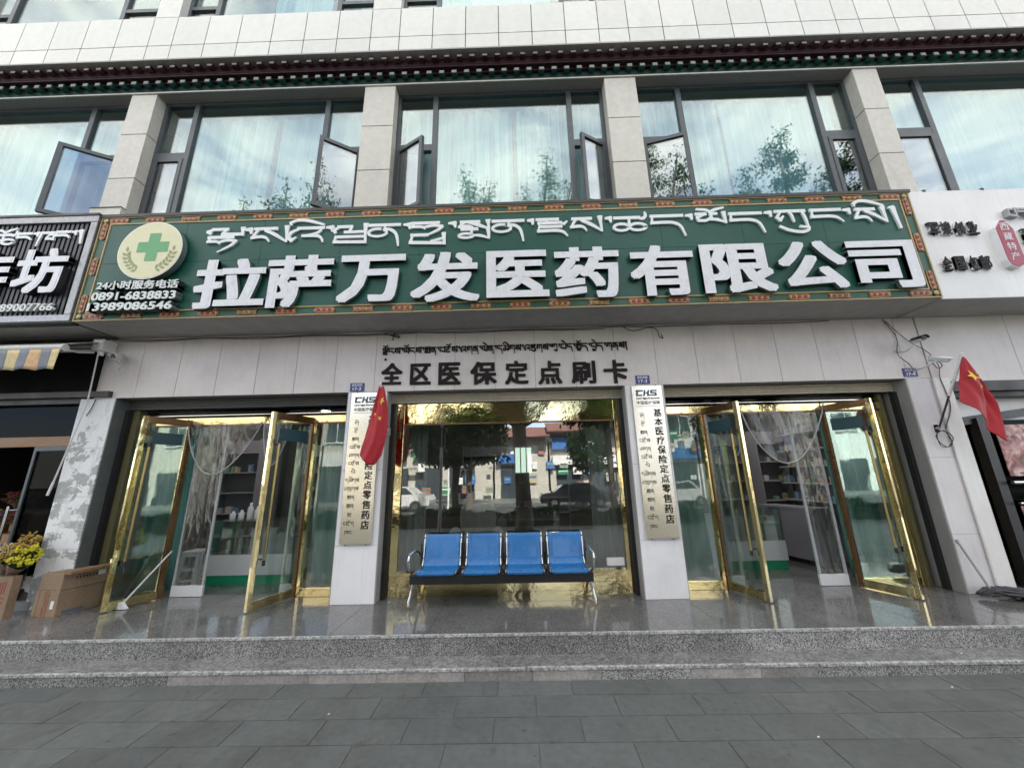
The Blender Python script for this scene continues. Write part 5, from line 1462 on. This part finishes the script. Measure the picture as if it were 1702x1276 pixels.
cable([(5.60, -.2, 2.86), (5.75, -.12, 2.80), (5.84, -.10, 2.86), (5.80, -.06, 2.95)], .006, 'curled cable tail behind the sideways camera')
cable([(5.62 + .09 * math.cos(k * .9) + .02 * math.sin(k * 2.3), -.035 - .002 * k, 1.86 + .11 * math.sin(k * .9)) for k in range(16)], .005, 'coil of wire tied beneath the flag pole')
cable([(-6.02, -.01, 2.69), (-6.04, -.02, 2.55), (-6.09, -.015, 2.45)], .006, 'bent wire sticking out of the torn-poster pillar')
cable([(-5.76, -.02, 3.20), (-5.80, -.03, 3.12), (-5.74, -.04, 3.05), (-5.70, -.03, 3.13), (-5.78, -.02, 3.16)], .005, 'white wires hanging beneath the camera by the awning', 'white_plastic')

# ================================================================== MOPS, STOOL, SMALL THINGS
MP = thing('mop', (5.50, -0.15, 0.0), 'grey string mop lying on the porch, its handle against the clean pillar', 'mop')
MB().tube([(5.415, -0.035, .60), (5.51, -0.17, .03)], .013, 8).tube([(5.410, -0.03, .62), (5.417, -0.037, .575)], .017, 8).build('handle', 'grey_plastic', MP)
mb = MB(); rn = random.Random(9)
for k in range(230):
    a = Vector((5.40 + rn.uniform(-.05, .12), -0.16 + rn.uniform(-.05, .05), .03 + rn.uniform(0, .035)))
    L = rn.uniform(.3, .75); an = rn.gauss(-.12, .16)
    P = [a]
    for j in range(1, 6):
        P.append(a + Vector((math.cos(an) * L * j / 5, math.sin(an) * L * j / 5 + .012 * math.sin(j + k), max(.008, .045 * (1 - j / 5) + rn.uniform(0, .03) - .005 * j))))
    mb.tube(P, .0065, 5, 0, False)
mb.build('yarn_head', 'mophead', MP)
M2 = thing('floor_squeegee', (-5.0, 0.0, 0.0), 'white squeegee with slanted handle behind the open door glass', 'squeegee')
MB().tube([(-4.995, -0.02, .05), (-4.70, 0.22, .62)], .010, 8).build('handle', 'white_plastic', M2)
MB().prism([(-5.16, .006), (-4.90, .006), (-4.925, .03), (-4.965, .075), (-5.00, .085), (-5.03, .06)], -0.050, -0.012).build('blade', 'white_plastic', M2, bevel=.003)
MJ = thing('jerrycan', (-5.20, .48, 0.0), 'pale green jerrycan standing inside behind the door glass', 'jerrycan')
MB().lathe((-5.20, .48, 0.0), [(0, .0), (.085, .0), (.09, .02), (.09, .24), (.07, .29), (.032, .32), (.032, .35), (0, .35)], 18).build('can_body', 'green_bottle', MJ)
MB().tube([(-5.20, .43, .33), (-5.20, .40, .36), (-5.20, .46, .40), (-5.20, .52, .36)], .010, 6).build('can_handle', 'green_bottle', MJ)
# stool: four slotted side panels tapering to a small top
SL = thing('plastic_stool', (-5.10, 1.12, 0.0), 'white plastic stool with slotted sides just inside the wide doorway', 'stool')
cxs, cys = -5.10, 1.12
for k in range(4):
    a = k * math.pi / 2 + .15; u = Vector((math.cos(a), math.sin(a), 0)); n_ = Vector((math.sin(a), -math.cos(a), 0))
    def pt(s, z, d=0.0):
        t_ = z / .46; half = .18 - .05 * t_; return Vector((cxs, cys, z)) + n_ * (half - d) + u * s * half
    mb = MB()
    def strip(s0, s1, za, zb):
        A = [pt(s0, za), pt(s1, za), pt(s1, zb), pt(s0, zb)]; Bk = [pt(s0, za, .012), pt(s1, za, .012), pt(s1, zb, .012), pt(s0, zb, .012)]
        mb.add(A + Bk, [(0, 1, 2, 3), (7, 6, 5, 4), (0, 4, 5, 1), (1, 5, 6, 2), (2, 6, 7, 3), (3, 7, 4, 0)])
    strip(-1, -.55, 0, .46); strip(.55, 1, 0, .46); strip(-.55, .55, .40, .46); strip(-.55, .55, .20, .245); strip(-.55, .55, 0.06, .085)
    mb.build('side_panel', 'white_plastic', SL)
MB().box(cxs - .14, cxs + .14, cys - .14, cys + .14, .455, .475).build('seat', 'white_plastic', SL, bevel=.01)

# ---- clear plastic door curtains
def pvc_panel(x0, x1, y, lbl, seed):
    h = thing('door_curtain', ((x0 + x1) / 2, y, 0), lbl, 'door curtain', 'clear plastic curtains in the doorways')
    rn = random.Random(seed); ph = rn.uniform(0, 6)
    def fn(u, v):
        x = x0 + .03 + (x1 - x0 - .06) * u
        return (x, y + .018 * math.sin(x * 22 + ph + 1.5 * math.sin(v * 3)) + .008 * math.sin(x * 51 + v * 5), .14 + 2.16 * v)
    MB().grid(fn, 26, 14).build('clear_sheet', 'pvc', h)
    MB().box(x0, x0 + .03, y - .012, y + .012, .14, 2.31).box(x1 - .03, x1, y - .012, y + .012, .14, 2.31).build('edge_strip', 'pvc_edge', h)
    MB().box(x0, x1, y - .018, y + .018, .004, .14).build('base_panel', 'white_plastic', h, bevel=.003)
pvc_panel(-4.80, -4.36, .44, 'clear curtain by the stool, beneath the long swag', 1)
pvc_panel(-3.30, -3.10, .44, 'narrow clear curtain gathered behind the leaf nearest the flag plaque', 2)
pvc_panel(3.98, 4.36, .44, 'clear curtain by the olive jamb, beneath the long swag', 3)
pvc_panel(2.80, 2.98, .44, 'narrow clear curtain gathered behind the leaf next to the shining plaque', 4)
def swag(x0, x1, y, z0, z1, drop, lbl):
    h = thing('curtain_swag', ((x0 + x1) / 2, y, z0), lbl, 'door curtain', 'clear swags hung from the door transoms')
    def crv(t):
        x = x0 + (x1 - x0) * t; s = math.sin(math.pi * t ** .85)
        return x, z0 + (z1 - z0) * t - drop * s ** .8
    P = [(crv(k / 24)[0], y - .02 * math.sin(math.pi * k / 24), crv(k / 24)[1]) for k in range(25)]
    MB().tube(P, .009, 8).build('edge_bead', 'pvc_edge', h)
    def fn(u, v):
        x, zb = crv(u); zt = z0 + (z1 - z0) * u
        return (x, y - .02 * math.sin(math.pi * u) + .012 * math.sin(u * 23 + v * 4), zb + (zt - zb) * v)
    MB().grid(fn, 26, 8).build('clear_sheet', 'pvc_soft', h)
swag(-4.90, -3.78, .30, 2.42, 2.36, .78, 'long clear swag crossing the wide doorway by the stool')
swag(-3.76, -3.34, .32, 2.34, 2.34, .62, 'short clear swag meeting the leaf nearest the flag plaque')
swag(2.98, 3.22, .32, 2.34, 2.34, .62, 'short clear swag meeting the leaf next to the shining plaque')
swag(3.24, 4.45, .30, 2.36, 2.44, .80, 'long clear swag crossing the doorway by the olive jamb')

# ---- curtains
def curtain(x0, x1, y, z0, z1, m, lbl, seed, grp, amp=.03, wl=.13):
    o = curtain_sheet(x0, x1, y, z0, z1, amp, wl, seed).build('curtain', m, None, solid=.002)
    return tag(o, lbl, 'curtain', grp)
GI = 'green cloth curtains behind the side glass'
curtain(-5.55, -4.95, .60, .05, 2.5, 'teal_cloth', 'blue-green curtain behind the glass next to the torn-poster pillar', 1, GI)
curtain(4.55, 5.15, .60, .05, 2.5, 'teal_cloth', 'blue-green curtain behind the glass by the olive jamb', 2, GI)
def drape(x0, x1, y, lbl, seed, side):
    def fn(u, v):
        x = x0 + (x1 - x0) * u; z = .10 + 2.25 * v
        tie = math.exp(-((v - .42) / .10) ** 2) * .0
        sag = .05 * math.sin(4 * u + 9 * v + side) * (1 - v) + .02 * math.sin(30 * u + 3 * v) * v + .03 * math.sin(11 * (u + side * .8 * v))
        return (x, y + sag, z)
    return tag(MB().grid(fn, 40, 26).build('curtain', 'teal_cloth2', None, solid=.002), lbl, 'curtain', GI)
drape(-2.98, -2.42, .52, 'pale green drape with slanting folds behind the glass by the flag plaque', 3, 1)
drape(2.10, 2.62, .52, 'pale green drape with slanting folds behind the glass by the shining plaque', 4, -1)
CG = 'grey curtains at the sides of the centre window'
curtain(-1.64, -1.36, .52, .05, 2.4, 'grey_cloth', 'grey pleated curtain in the centre window on the flag side', 5, CG, .028, .085)
curtain(1.02, 1.38, .52, .05, 2.4, 'grey_cloth', 'grey pleated curtain in the centre window by the white notice', 6, CG, .028, .085)
UG = 'white sheer curtains in the upper windows'
for (x0, x1, lbl, s) in ((-9.6, -6.27, 'pale sheer curtain over the black sign', 11), (-5.75, -4.02, 'pleated sheer over the round emblem', 12), (-3.96, -2.40, 'smooth sheer standing in for sky reflection over the third green-sign character', 13), (-1.80, 0.02, 'sheer in the middle window on the tangled-cable side', 14), (0.10, 1.50, 'sheer in the middle window on the number 17-3 side', 15),
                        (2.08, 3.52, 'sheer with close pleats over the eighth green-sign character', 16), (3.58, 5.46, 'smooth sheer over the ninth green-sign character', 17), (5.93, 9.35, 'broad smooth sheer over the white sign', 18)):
    o = curtain_sheet(x0, x1, 0.0, 5.2, 7.66, .075 if s not in (13, 17, 18) else .03, .17 if s not in (13, 17, 18) else .26, s).build('curtain', 'sheer' if s not in (13, 17, 18) else 'sheer_sky', None)
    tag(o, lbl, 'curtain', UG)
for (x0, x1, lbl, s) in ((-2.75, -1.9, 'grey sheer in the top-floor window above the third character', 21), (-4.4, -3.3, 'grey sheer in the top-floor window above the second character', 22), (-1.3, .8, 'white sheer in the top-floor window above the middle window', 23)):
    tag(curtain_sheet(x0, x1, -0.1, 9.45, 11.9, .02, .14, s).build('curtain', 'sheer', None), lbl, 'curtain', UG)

# ================================================================== INSIDE THE PHARMACY
def counter(x0, x1, y0, y1, lbl, glass_top=True):
    h = thing('counter', ((x0 + x1) / 2, (y0 + y1) / 2, 0), lbl, 'counter', 'white counters inside the pharmacy')
    MB().box(x0 + .01, x1 - .01, y0 + .02, y1, 0.0, .13).build('plinth', 'greenbase', h)
    MB().box(x0, x1, y0, y1, .13, .42).build('cabinet', 'counter', h, bevel=.003)
    MB().box(x0, x1, y0, y0 + .006, .42, .90).box(x0, x1, y0, y1, .895, .905).build('glass_front', 'glass_shop', h)
    MB().box(x0, x1, y0 + .03, y1, .66, .672).box(x0, x0 + .02, y0, y0 + .02, .42, .90).box(x1 - .02, x1, y0, y0 + .02, .42, .90).box(x0, x1, y1 - .02, y1, .42, .90).build('inner_shelf', 'shelfboard', h)
counter(-4.86, -3.5, .98, 1.45, 'glass-topped counter with green plinth in the bay of the stool')
counter(2.9, 4.20, 1.30, 1.80, 'glass-topped counter with green plinth in the bay of the shining plaque')
counter(-0.45, 0.75, 2.30, 2.80, 'checkout counter behind the blue bench')
h = thing('counter', (4.85, 2.4, 0), 'lilac grey counter along the side wall by the olive jamb', 'counter', 'white counters inside the pharmacy')
MB().obox((4.50, 2.30, 0.08), (.22, -1.0, 0), (.35, .08, 0), (0, 0, .78)).obox((4.48, 2.32, .86), (.24, -1.04, 0), (.37, .08, 0), (0, 0, .03)).build('cabinet', 'lilac', h)
rn = random.Random(21)
pal = []
for k, c_ in enumerate([(.50, .50, .48), (.34, .14, .12), (.20, .28, .40), (.22, .34, .25), (.45, .38, .24), (.42, .40, .42)]):
    MT['pack%d' % k] = mat('medicine_pack_%d' % k, c_, .5, var=.1); pal.append('pack%d' % k)
def shelf_unit(x0, x1, y, lbl, nrow=5):
    h = thing('shelf_unit', ((x0 + x1) / 2, y, 0), lbl, 'shelves', 'medicine shelves along the back wall')
    MB().box(x0, x1, y + .28, y + .30, 0, 2.3, 0).box(x0, x0 + .02, y, y + .28, 0, 2.3, 0).box(x1 - .02, x1, y, y + .28, 0, 2.3, 0).build('back_panel', 'lilac', h)
    for r_ in range(nrow):
        z = .55 + r_ * .37
        MB().box(x0 + .02, x1 - .02, y, y + .28, z, z + .02).build('shelf', 'shelfboard', h)
shs = [(-5.72, -4.95, 2.0, 'shelves of small packs seen past the stool'), (-4.9, -3.6, 3.4, 'shelves of packs behind the flag-side doorway'), (3.9, 4.75, 2.9, 'dim shelves behind the shining-plaque doorway'), (4.80, 5.38, 2.55, 'paler shelves seen beneath the long swag'), (-1.5, -.2, 4.9, 'far shelves behind the checkout counter'), (.0, 1.3, 4.9, 'far shelves behind the computer screen')]
for s in shs: shelf_unit(*s)
h = thing('shelf_unit', (5.25, 1.9, 0), 'shelves along the side wall above the lilac counter', 'shelves', 'medicine shelves along the back wall')
MB().box(5.38, 5.40, 1.3, 2.5, 0, 2.3, 0).build('back_panel', 'lilac', h)
for r_ in range(5): MB().box(5.14, 5.38, 1.3, 2.5, .95 + r_ * .3, .97 + r_ * .3).build('shelf', 'shelfboard', h)
pk = {}
def pack(x, y, z, w, d, hgt, key):
    if key not in pk:
        pk[key] = MB().box(-.5, .5, -.5, .5, 0, 1).build('medicine_box', key)
        o = pk[key]; first = True
    else:
        o = pk[key].copy(); COL.objects.link(o)
    o.location = (x, y, z); o.scale = (w, d, hgt)
    tag(o, 'small medicine carton among others set on pharmacy shelves or counters', 'medicine box', 'medicine boxes on shelves and counters')
for (x0, x1, y, _) in shs[:4]:
    for r_ in range(4):
        x = x0 + .08
        while x < x1 - .1:
            w = rn.uniform(.05, .11)
            if rn.random() < .6: pack(x + w / 2, y + .10, .57 + r_ * .37, w, .08, rn.uniform(.05, .14), rn.choice(pal))
            x += w + rn.uniform(.02, .12)
for k in range(6): pack(3.0 + k * .2, 1.45, .672, .13, .10, .11, 'pack0')
for r_ in range(4):
    y = 1.36
    while y < 2.45:
        w = rn.uniform(.05, .1)
        if rn.random() < .7: pack(5.24, y + w / 2, .97 + r_ * .3, .10, w, rn.uniform(.05, .14), rn.choice(pal))
        y += w + rn.uniform(.015, .08)
for k in range(5): pack(-4.75 + k * .26, 1.2, .672, .12, .10, .09, rn.choice(pal))
BT = 'bottles on the counter beside the stool'
for k, (x, hh) in enumerate(((-4.42, .26), (-4.30, .20), (-4.7, .13), (-4.56, .15))):
    o = MB().lathe((x, 1.22, .906), [(0, 0), (.04, 0), (.042, .01), (.042, hh * .7), (.018, hh * .82), (.02, hh), (0, hh)], 14).build('bottle', 'white_plastic')
    tag(o, ('tallest white bottle', 'second white bottle', 'shortest white bottle', 'squat white bottle')[k] + ' on the glass counter past the stool', 'bottle', BT)
CP = thing('computer_screen', (0.05, 2.45, .905), 'computer screen turned away on the checkout counter', 'screen')
MB().box(-.22, .30, 2.50, 2.53, 1.02, 1.36).build('panel', 'black', CP, bevel=.005)
MB().box(-.0, .08, 2.53, 2.56, .92, 1.2).box(-.08, .16, 2.46, 2.62, .905, .918).build('foot', 'black', CP)
LB = thing('lit_menu_board', (0.05, 4.8, 1.5), 'pale lit panel on the back wall above the screen', 'light panel')
MB().box(-.12, .36, 4.80, 4.84, 1.55, 2.25).build('panel_frame', 'shelfboard', LB)
MT['panel_light'] = emis('lit_panel', (0.75, 0.95, 0.8), 0.35)
for k in range(3): MB().box(-.09 + k * .15, .03 + k * .15, 4.792, 4.80, 1.58, 2.22).build('light_strip', 'panel_light', LB)
AC = thing('air_conditioner', (2.62, .85, 0), 'white floor-standing air conditioner behind the glass by the shining plaque', 'air conditioner')
MB().box(2.42, 2.84, .72, 1.05, 0, 1.62).build('cabinet', 'white_plastic', AC, bevel=.015)
mb = MB()
for k in range(8): mb.box(2.47, 2.79, .712, .72, .92 + k * .028, .935 + k * .028)
mb.build('grille', 'grey_plastic', AC)
CH_ = thing('massage_chair', (-.75, 1.55, 0), 'grey padded armchair seen dimly through the centre window', 'armchair')
mb = MB()
mb.ball((-.75, 1.6, .42), (.36, .36, .16), 10).ball((-.75, 1.86, .80), (.33, .16, .46), 10)
mb.build('cushion', 'grey_cloth', CH_)
for sx in (-1, 1): MB().ball((-.75 + sx * .36, 1.58, .52), (.11, .38, .16), 8).build('arm', 'grey_cloth', CH_)
# posters in the east shop
PO = thing('food_poster', (6.9, .30, 1.0), 'dark poster of pinkish food behind the east shop glass', 'poster')
m, t, out = new_mat('food_print'); p = t.nodes.new('ShaderNodeBsdfPrincipled')
v_ = pos_vec(t); c_ = ramp(t, noise(t, v_, 7.0, 4.0, .5, 1.2), [(.36, (.03, .02, .02)), (.48, (.34, .10, .10)), (.58, (.50, .30, .26)), (.68, (.62, .58, .52))])
t.links.new(c_, p.inputs['Base Color']); p.inputs['Roughness'].default_value = .3; t.links.new(p.outputs['BSDF'], out.inputs['Surface']); MT['food'] = m
MB().box(6.62, 8.0, .19, .20, 1.36, 2.05).build('print', 'food', PO)
PO2 = thing('food_poster', (6.9, .30, .6), 'lower pinkish poster under the push bars of the east shop', 'poster')
MB().box(6.62, 7.5, .19, .20, .72, .98).build('print', 'food', PO2)
# paper litter
for k, (x, y, lb) in enumerate([(-1.55, -1.63, 'tiny white scrap on the pavement in front of the flag plaque'), (2.0, -1.95, 'tiny white scrap on the pavement before the shining-plaque bay'), (4.05, -1.04, 'small white scrap lying on the step before the olive jamb'), (3.55, -1.38, 'tiny white scrap on the pavement near the step')]):
    z = -0.1795 if y > -1.15 else -0.2775
    o = MB().add([(x, y, z), (x + .017, y + .004, z + .003), (x + .015, y + .013, z + .006), (x + .003, y + .011, z + .002)], [(0, 1, 2, 3)]).build('paper_scrap', 'paper'); tag(o, lb, 'litter', 'paper scraps on the ground')

# ================================================================== THE STREET BEHIND (seen in the glass)
def tree(loc, tops, lbl, seed, leafm='leaf_a', r0=.24, fork=3.3, nleaf=2600, lsize=.085, droop=.25, spread=1.1):
    rn = random.Random(seed); b = Vector(loc)
    T = thing('street_tree', loc, lbl, 'tree', 'trees along the street')
    mb = MB(); fk = b + Vector((rn.uniform(-.1, .1), 0, fork))
    mb.tube([b, b + Vector((.02, 0, .5)), b + Vector((-.03, .03, fork * .6)), fk], [r0 * 1.25, r0, r0 * .88, r0 * .95], 14)
    tips = []
    for tp in tops:
        tp = Vector(tp); d = tp - fk
        P = [fk]; n = 9
        for k in range(1, n + 1):
            f = k / n
            q = fk + Vector((d.x * f ** .75, d.y * f ** .75, d.z * f)) + Vector((rn.uniform(-.12, .12), rn.uniform(-.12, .12), 0)) * (1 if k < n else 0)
            P.append(q)
        mb.tube(P, [r0 * .62 * (1 - .93 * k / n) + .008 for k in range(n + 1)], 8)
        for k in range(2, n):
            for j in range(4):
                a = rn.uniform(0, 6.28); L = spread * rn.uniform(.5, 1.15) * (1.15 - k / n * .75)
                e = P[k] + Vector((math.cos(a) * L, math.sin(a) * L, rn.uniform(.0, .7) * L))
                mid = P[k].lerp(e, .5) + Vector((0, 0, .1 * L))
                mb.tube([P[k], mid, e], [.03, .018, .006], 5, 0, False)
                tips.append((P[k].lerp(e, .4), e))
        tips.append((P[-2], P[-1] + Vector((0, 0, .3))))
    mb.build('trunk', 'soil', T)
    lf = MB(); per = max(6, nleaf // max(1, len(tips)))
    for a, e in tips:
        for k in range(per):
            c = a.lerp(e, rn.random() ** .7) + Vector((rn.gauss(0, .16), rn.gauss(0, .16), rn.gauss(0, .15)))
            d = Vector((rn.uniform(-1, 1), rn.uniform(-1, 1), rn.uniform(-1.0, .6) - droop)).normalized()
            s = d.orthogonal().normalized(); s = (s * math.cos(k) + d.cross(s) * math.sin(k)); L = lsize * rn.uniform(.7, 1.4)
            lf.add([c, c + d * L * .5 + s * L * .22, c + d * L, c + d * L * .5 - s * L * .22], [(0, 1, 2, 3)])
    lf.build('crown', leafm, T)
tree((0.12, -7.15, ZS), [(-2.0, -7.9, 13.5), (-3.4, -7.8, 12.0), (-.9, -7.6, 12.6), (.5, -7.7, 12.2), (1.45, -7.7, 14.0), (2.4, -7.8, 12.9), (-5.0, -7.9, 11.6), (-1.0, -7.9, 5.2), (2.6, -8.0, 6.2)], 'forked street tree facing the centre window', 31, 'leaf_a', .27, 3.45, 30000, .10)
tree((9.0, -7.3, ZS), [(7.2, -7.3, 11.6), (8.9, -7.2, 12.4), (10.6, -7.2, 14.2), (13.0, -7.1, 13.5), (11.9, -7.4, 12.0)], 'tall plumed street tree facing the white sign', 32, 'leaf_b', .28, 4.0, 30000, .12)
tree((-8.6, -7.2, ZS), [(-7.2, -7.4, 14.0), (-8.8, -7.3, 12.8), (-10.5, -7.4, 12.0)], 'street tree facing the flower shop', 33, 'leaf_a', .25, 3.6, 4200, .13)
tree((-3.3, -19.3, -.46), [(-3.0, -19.5, 6.5), (-5.0, -19.2, 6.0), (-1.4, -19.3, 5.6), (-3.4, -18.6, 5.0)], 'round tree across the road before the long green board', 34, 'leaf_b', .2, 2.3, 6500, .34, spread=1.6)
tree((4.6, -19.0, -.46), [(4.6, -19.0, 4.6), (3.6, -19.2, 4.0), (5.6, -19.0, 4.0)], 'small clipped tree across the road before the white sign', 35, 'leaf_b', .12, 1.7, 3600, .24, spread=.8)
tree((-2.9, -11.6, -.46), [(-2.7, -11.6, 4.0), (-4.6, -11.4, 3.7), (-1.3, -11.5, 4.3), (-3.4, -10.8, 3.6), (-2.0, -12.2, 4.3), (-4.0, -12.3, 3.8)], 'dense dark tree at the far kerb before the green board', 38, 'leaf_b', .17, 2.4, 15000, .27, spread=1.5)
tree((4.6, -13.2, -.46), [(4.4, -13.2, 7.6), (2.7, -13.0, 6.8), (6.2, -13.1, 6.9), (3.8, -12.6, 6.0)], 'loose drooping tree at the far kerb before the wide board', 39, 'leaf_b', .16, 3.9, 9000, .26, droop=1.2, spread=1.4)
tree((-9.5, -19.3, -.46), [(-9.2, -19.5, 7.5), (-10.8, -19.2, 6.5), (-7.8, -19.3, 6.6)], 'broad tree across the road beyond the lamp post', 36, 'leaf_b', .2, 2.4, 4800, .20, spread=1.6)
tree((13.5, -19.3, -.46), [(13.2, -19.5, 8.0), (12.2, -19.2, 6.5), (15.0, -19.3, 7.0)], 'broad tree across the road at the far corner', 37, 'leaf_b', .2, 2.4, 4200, .20, spread=1.6)
PL_ = thing('utility_post', (-2.75, -7.6, ZS), 'slim grey post with a control box beside the street tree', 'post')
MB().tube([(-2.75, -7.6, ZS), (-2.75, -7.6, 5.6)], [.06, .05], 10).build('shaft', 'grey_plastic', PL_)
MB().box(-3.05, -2.65, -7.80, -7.55, 2.55, 3.25).build('control_box', 'black', PL_, bevel=.01)
LP_ = thing('lamp_post', (-4.6, -18.9, -.46), 'pale curved lamp post across the road', 'street lamp')
MB().tube([(-4.6, -18.9, -.46), (-4.6, -18.9, 3.6), (-4.3, -18.9, 4.1), (-3.4, -18.9, 4.35)], .06, 8).build('mast', 'sign_white', LP_)
MB().box(-3.5, -3.0, -19.0, -18.8, 4.28, 4.38).build('lamp_head', 'sign_white', LP_)
def opposite(x0, x1, y, h, wallm, lbl, seed, bands, rooftype):
    rn = random.Random(seed)
    O = thing('street_building', ((x0 + x1) / 2, y, -.46), lbl, 'building', 'buildings across the road')
    MB().box(x0, x1, y - 8, y, -.46, h).build('wall', wallm, O)
    if rooftype == 'eave':
        MB().obox((x0 - .2, y + .9, h - .1), (x1 - x0 + .4, 0, 0), (0, -2.4, 1.0), (0, .05, .12)).build('roof', 'roof', O)
        mb = MB(); k = x0
        while k < x1: mb.box(k, k + .12, y, y + .7, h - .28, h - .16); k += .34
        mb.build('rafter_ends', 'rafter_tip', O)
    else:
        MB().box(x0 - .1, x1 + .1, y - 8, y + .15, h, h + .25).build('parapet', 'sign_white', O)
    for (a, b, z0, z1, m_) in bands: MB().box(a, b, y, y + .35, z0, z1).build('shop_board', m_, O)
    x = x0 + .5
    while x < x1 - 2:
        MB().box(x, x + 2.2, y + .002, y + .05, -.3, 2.3).build('shop_window', 'win_dark', O)
        z = 4.6
        while z < h - 1.9:
            f = MB().box(x + .2, x + 2.0, y + .002, y + .06, z, z + 1.6).build('window', 'win_dark', O)
            MB().box(x + 1.07, x + 1.13, y + .06, y + .09, z, z + 1.6).box(x + .14, x + 2.06, y + .0, y + .12, z - .08, z).build('frame', 'sign_white', f)
            z += 3.0
        x += 2.8
MT['opp_green'] = mat('opposite_green_sign', (0.03, 0.22, 0.10), .5, var=.2)
opposite(-34, -12.2, -25.6, 8.5, 'plaster', 'buff building across the road beyond the broad tree', 1, [(-22, -13, 2.6, 3.7, 'sign_white')], 'flat')
opposite(-12, -2.2, -25.8, 5.2, 'plaster', 'low building across the road under tiled eaves with a long green board', 2, [(-8.8, -2.6, 3.0, 4.1, 'opp_green')], 'eave')
opposite(-2.0, 2.4, -25.4, 4.6, 'plaster', 'small plastered building across the road with blue boards', 3, [(-1.8, .0, 2.5, 3.2, 'sign_blue')], 'eave')
opposite(2.6, 9.2, -25.6, 5.0, 'plaster', 'tile-eaved building across the road with a wide blue and white board', 4, [(2.8, 5.6, 3.6, 4.5, 'sign_blue'), (5.6, 7.2, 3.6, 4.5, 'sign_white'), (2.8, 9.0, 2.3, 3.0, 'sign_white')], 'eave')
opposite(9.4, 34, -25.8, 8.0, 'sign_white', 'white-tiled building across the road at the far corner', 5, [(10, 18, 2.6, 3.5, 'sign_blue')], 'flat')

# parked cars across the road
MT['car_white'] = mat('white_car_paint', (0.62, 0.62, 0.62), .25, var=.05, coat=1.0); MT['car_dark'] = mat('dark_car_paint', (0.04, 0.045, 0.055), .25, var=.05, coat=1.0)
def car(x, y, paint, lbl):
    h = thing('parked_car', (x, y, -.46), lbl, 'car', 'cars parked across the road')
    z0 = -.46
    prof = [(-2.15, .35), (-2.18, .62), (-2.05, .86), (-1.35, .95), (-.75, 1.40), (.75, 1.46), (1.35, 1.02), (2.05, .92), (2.2, .70), (2.18, .34)]
    MB().prism([(x + a, z0 + b) for a, b in prof], y - .86, y + .86).build('body', paint, h, bevel=.08)
    MB().prism([(x - 1.2, z0 + .98), (x - .72, z0 + 1.34), (x + .70, z0 + 1.40), (x + 1.2, z0 + 1.02)], y - .868, y + .868).build('side_window', 'win_dark', h)
    for wx in (-1.35, 1.35):
        for wy in (-.80, .80):
            w = MB().tube([(x + wx, y + wy - .1, z0 + .32), (x + wx, y + wy + .1, z0 + .32)], .32, 20).build('wheel', 'rubber', h)
            MB().tube([(x + wx, y + wy - .105, z0 + .32), (x + wx, y + wy + .105, z0 + .32)], .19, 14).build('rim', 'chrome', w)
    for wx in (-2.17, 2.14): MB().box(x + wx, x + wx + .04, y + .45, y + .8, z0 + .64, z0 + .76).build('headlight', 'sign_white', h)
car(-7.6, -18.0, 'car_white', 'white car parked across the road near the lamp post')
car(3.4, -18.1, 'car_dark', 'dark car parked across the road by the clipped tree')
car(9.5, -18.1, 'car_white', 'white car parked across the road at the far corner')

# leafy row added along the near kerb to hide the sunlit road in reflections
HG = thing('added_hedge', (0, -8.8, ZS), 'long low leafy row added to screen the sunlit road from the window reflections', 'added_hedge')
rn = random.Random(77); mb = MB()
for k in range(26000):
    x = rn.uniform(-16, 18); y = rn.uniform(-9.15, -8.45); top = .52 + .10 * math.sin(x * 1.7) + .07 * math.sin(x * 5.1 + 1)
    z = ZS + (top) * (rn.random() ** .5)
    d = Vector((rn.uniform(-1, 1), rn.uniform(-1, 1), rn.uniform(-.3, 1))).normalized(); s_ = d.orthogonal().normalized(); L = rn.uniform(.07, .13); c = Vector((x, y, z))
    mb.add([c, c + d * L * .5 + s_ * L * .3, c + d * L, c + d * L * .5 - s_ * L * .3], [(0, 1, 2, 3)])
mb.build('foliage', 'leaf_b', HG)
MB().box(-16, 18, -9.1, -8.5, ZS, ZS + .36).build('inner_twigs', 'soil', HG)
# smaller boards, posters and people-height clutter along the opposite shops
rn = random.Random(78)
cols = ['sign_blue', 'sign_white', 'opp_green', 'pack3', 'pack4', 'sign_white', 'pack1']
for k in range(64):
    x = -14 + k * .46 + rn.uniform(-.2, .2); z = rn.choice([.2, .9, 1.5, 2.0, 3.2, 4.2]); w = rn.uniform(.35, .9); hh = rn.uniform(.3, .8)
    tag(MB().box(x, x + w, -25.32, -25.26, z, z + hh).box(x + .05, x + w - .05, -25.26, -25.25, z + hh * .55, z + hh * .75, 1).build('shop_poster', [cols[k % 7], cols[(k + 3) % 7]]), 'small coloured poster hung along the shops across the road', 'poster', 'posters across the road')
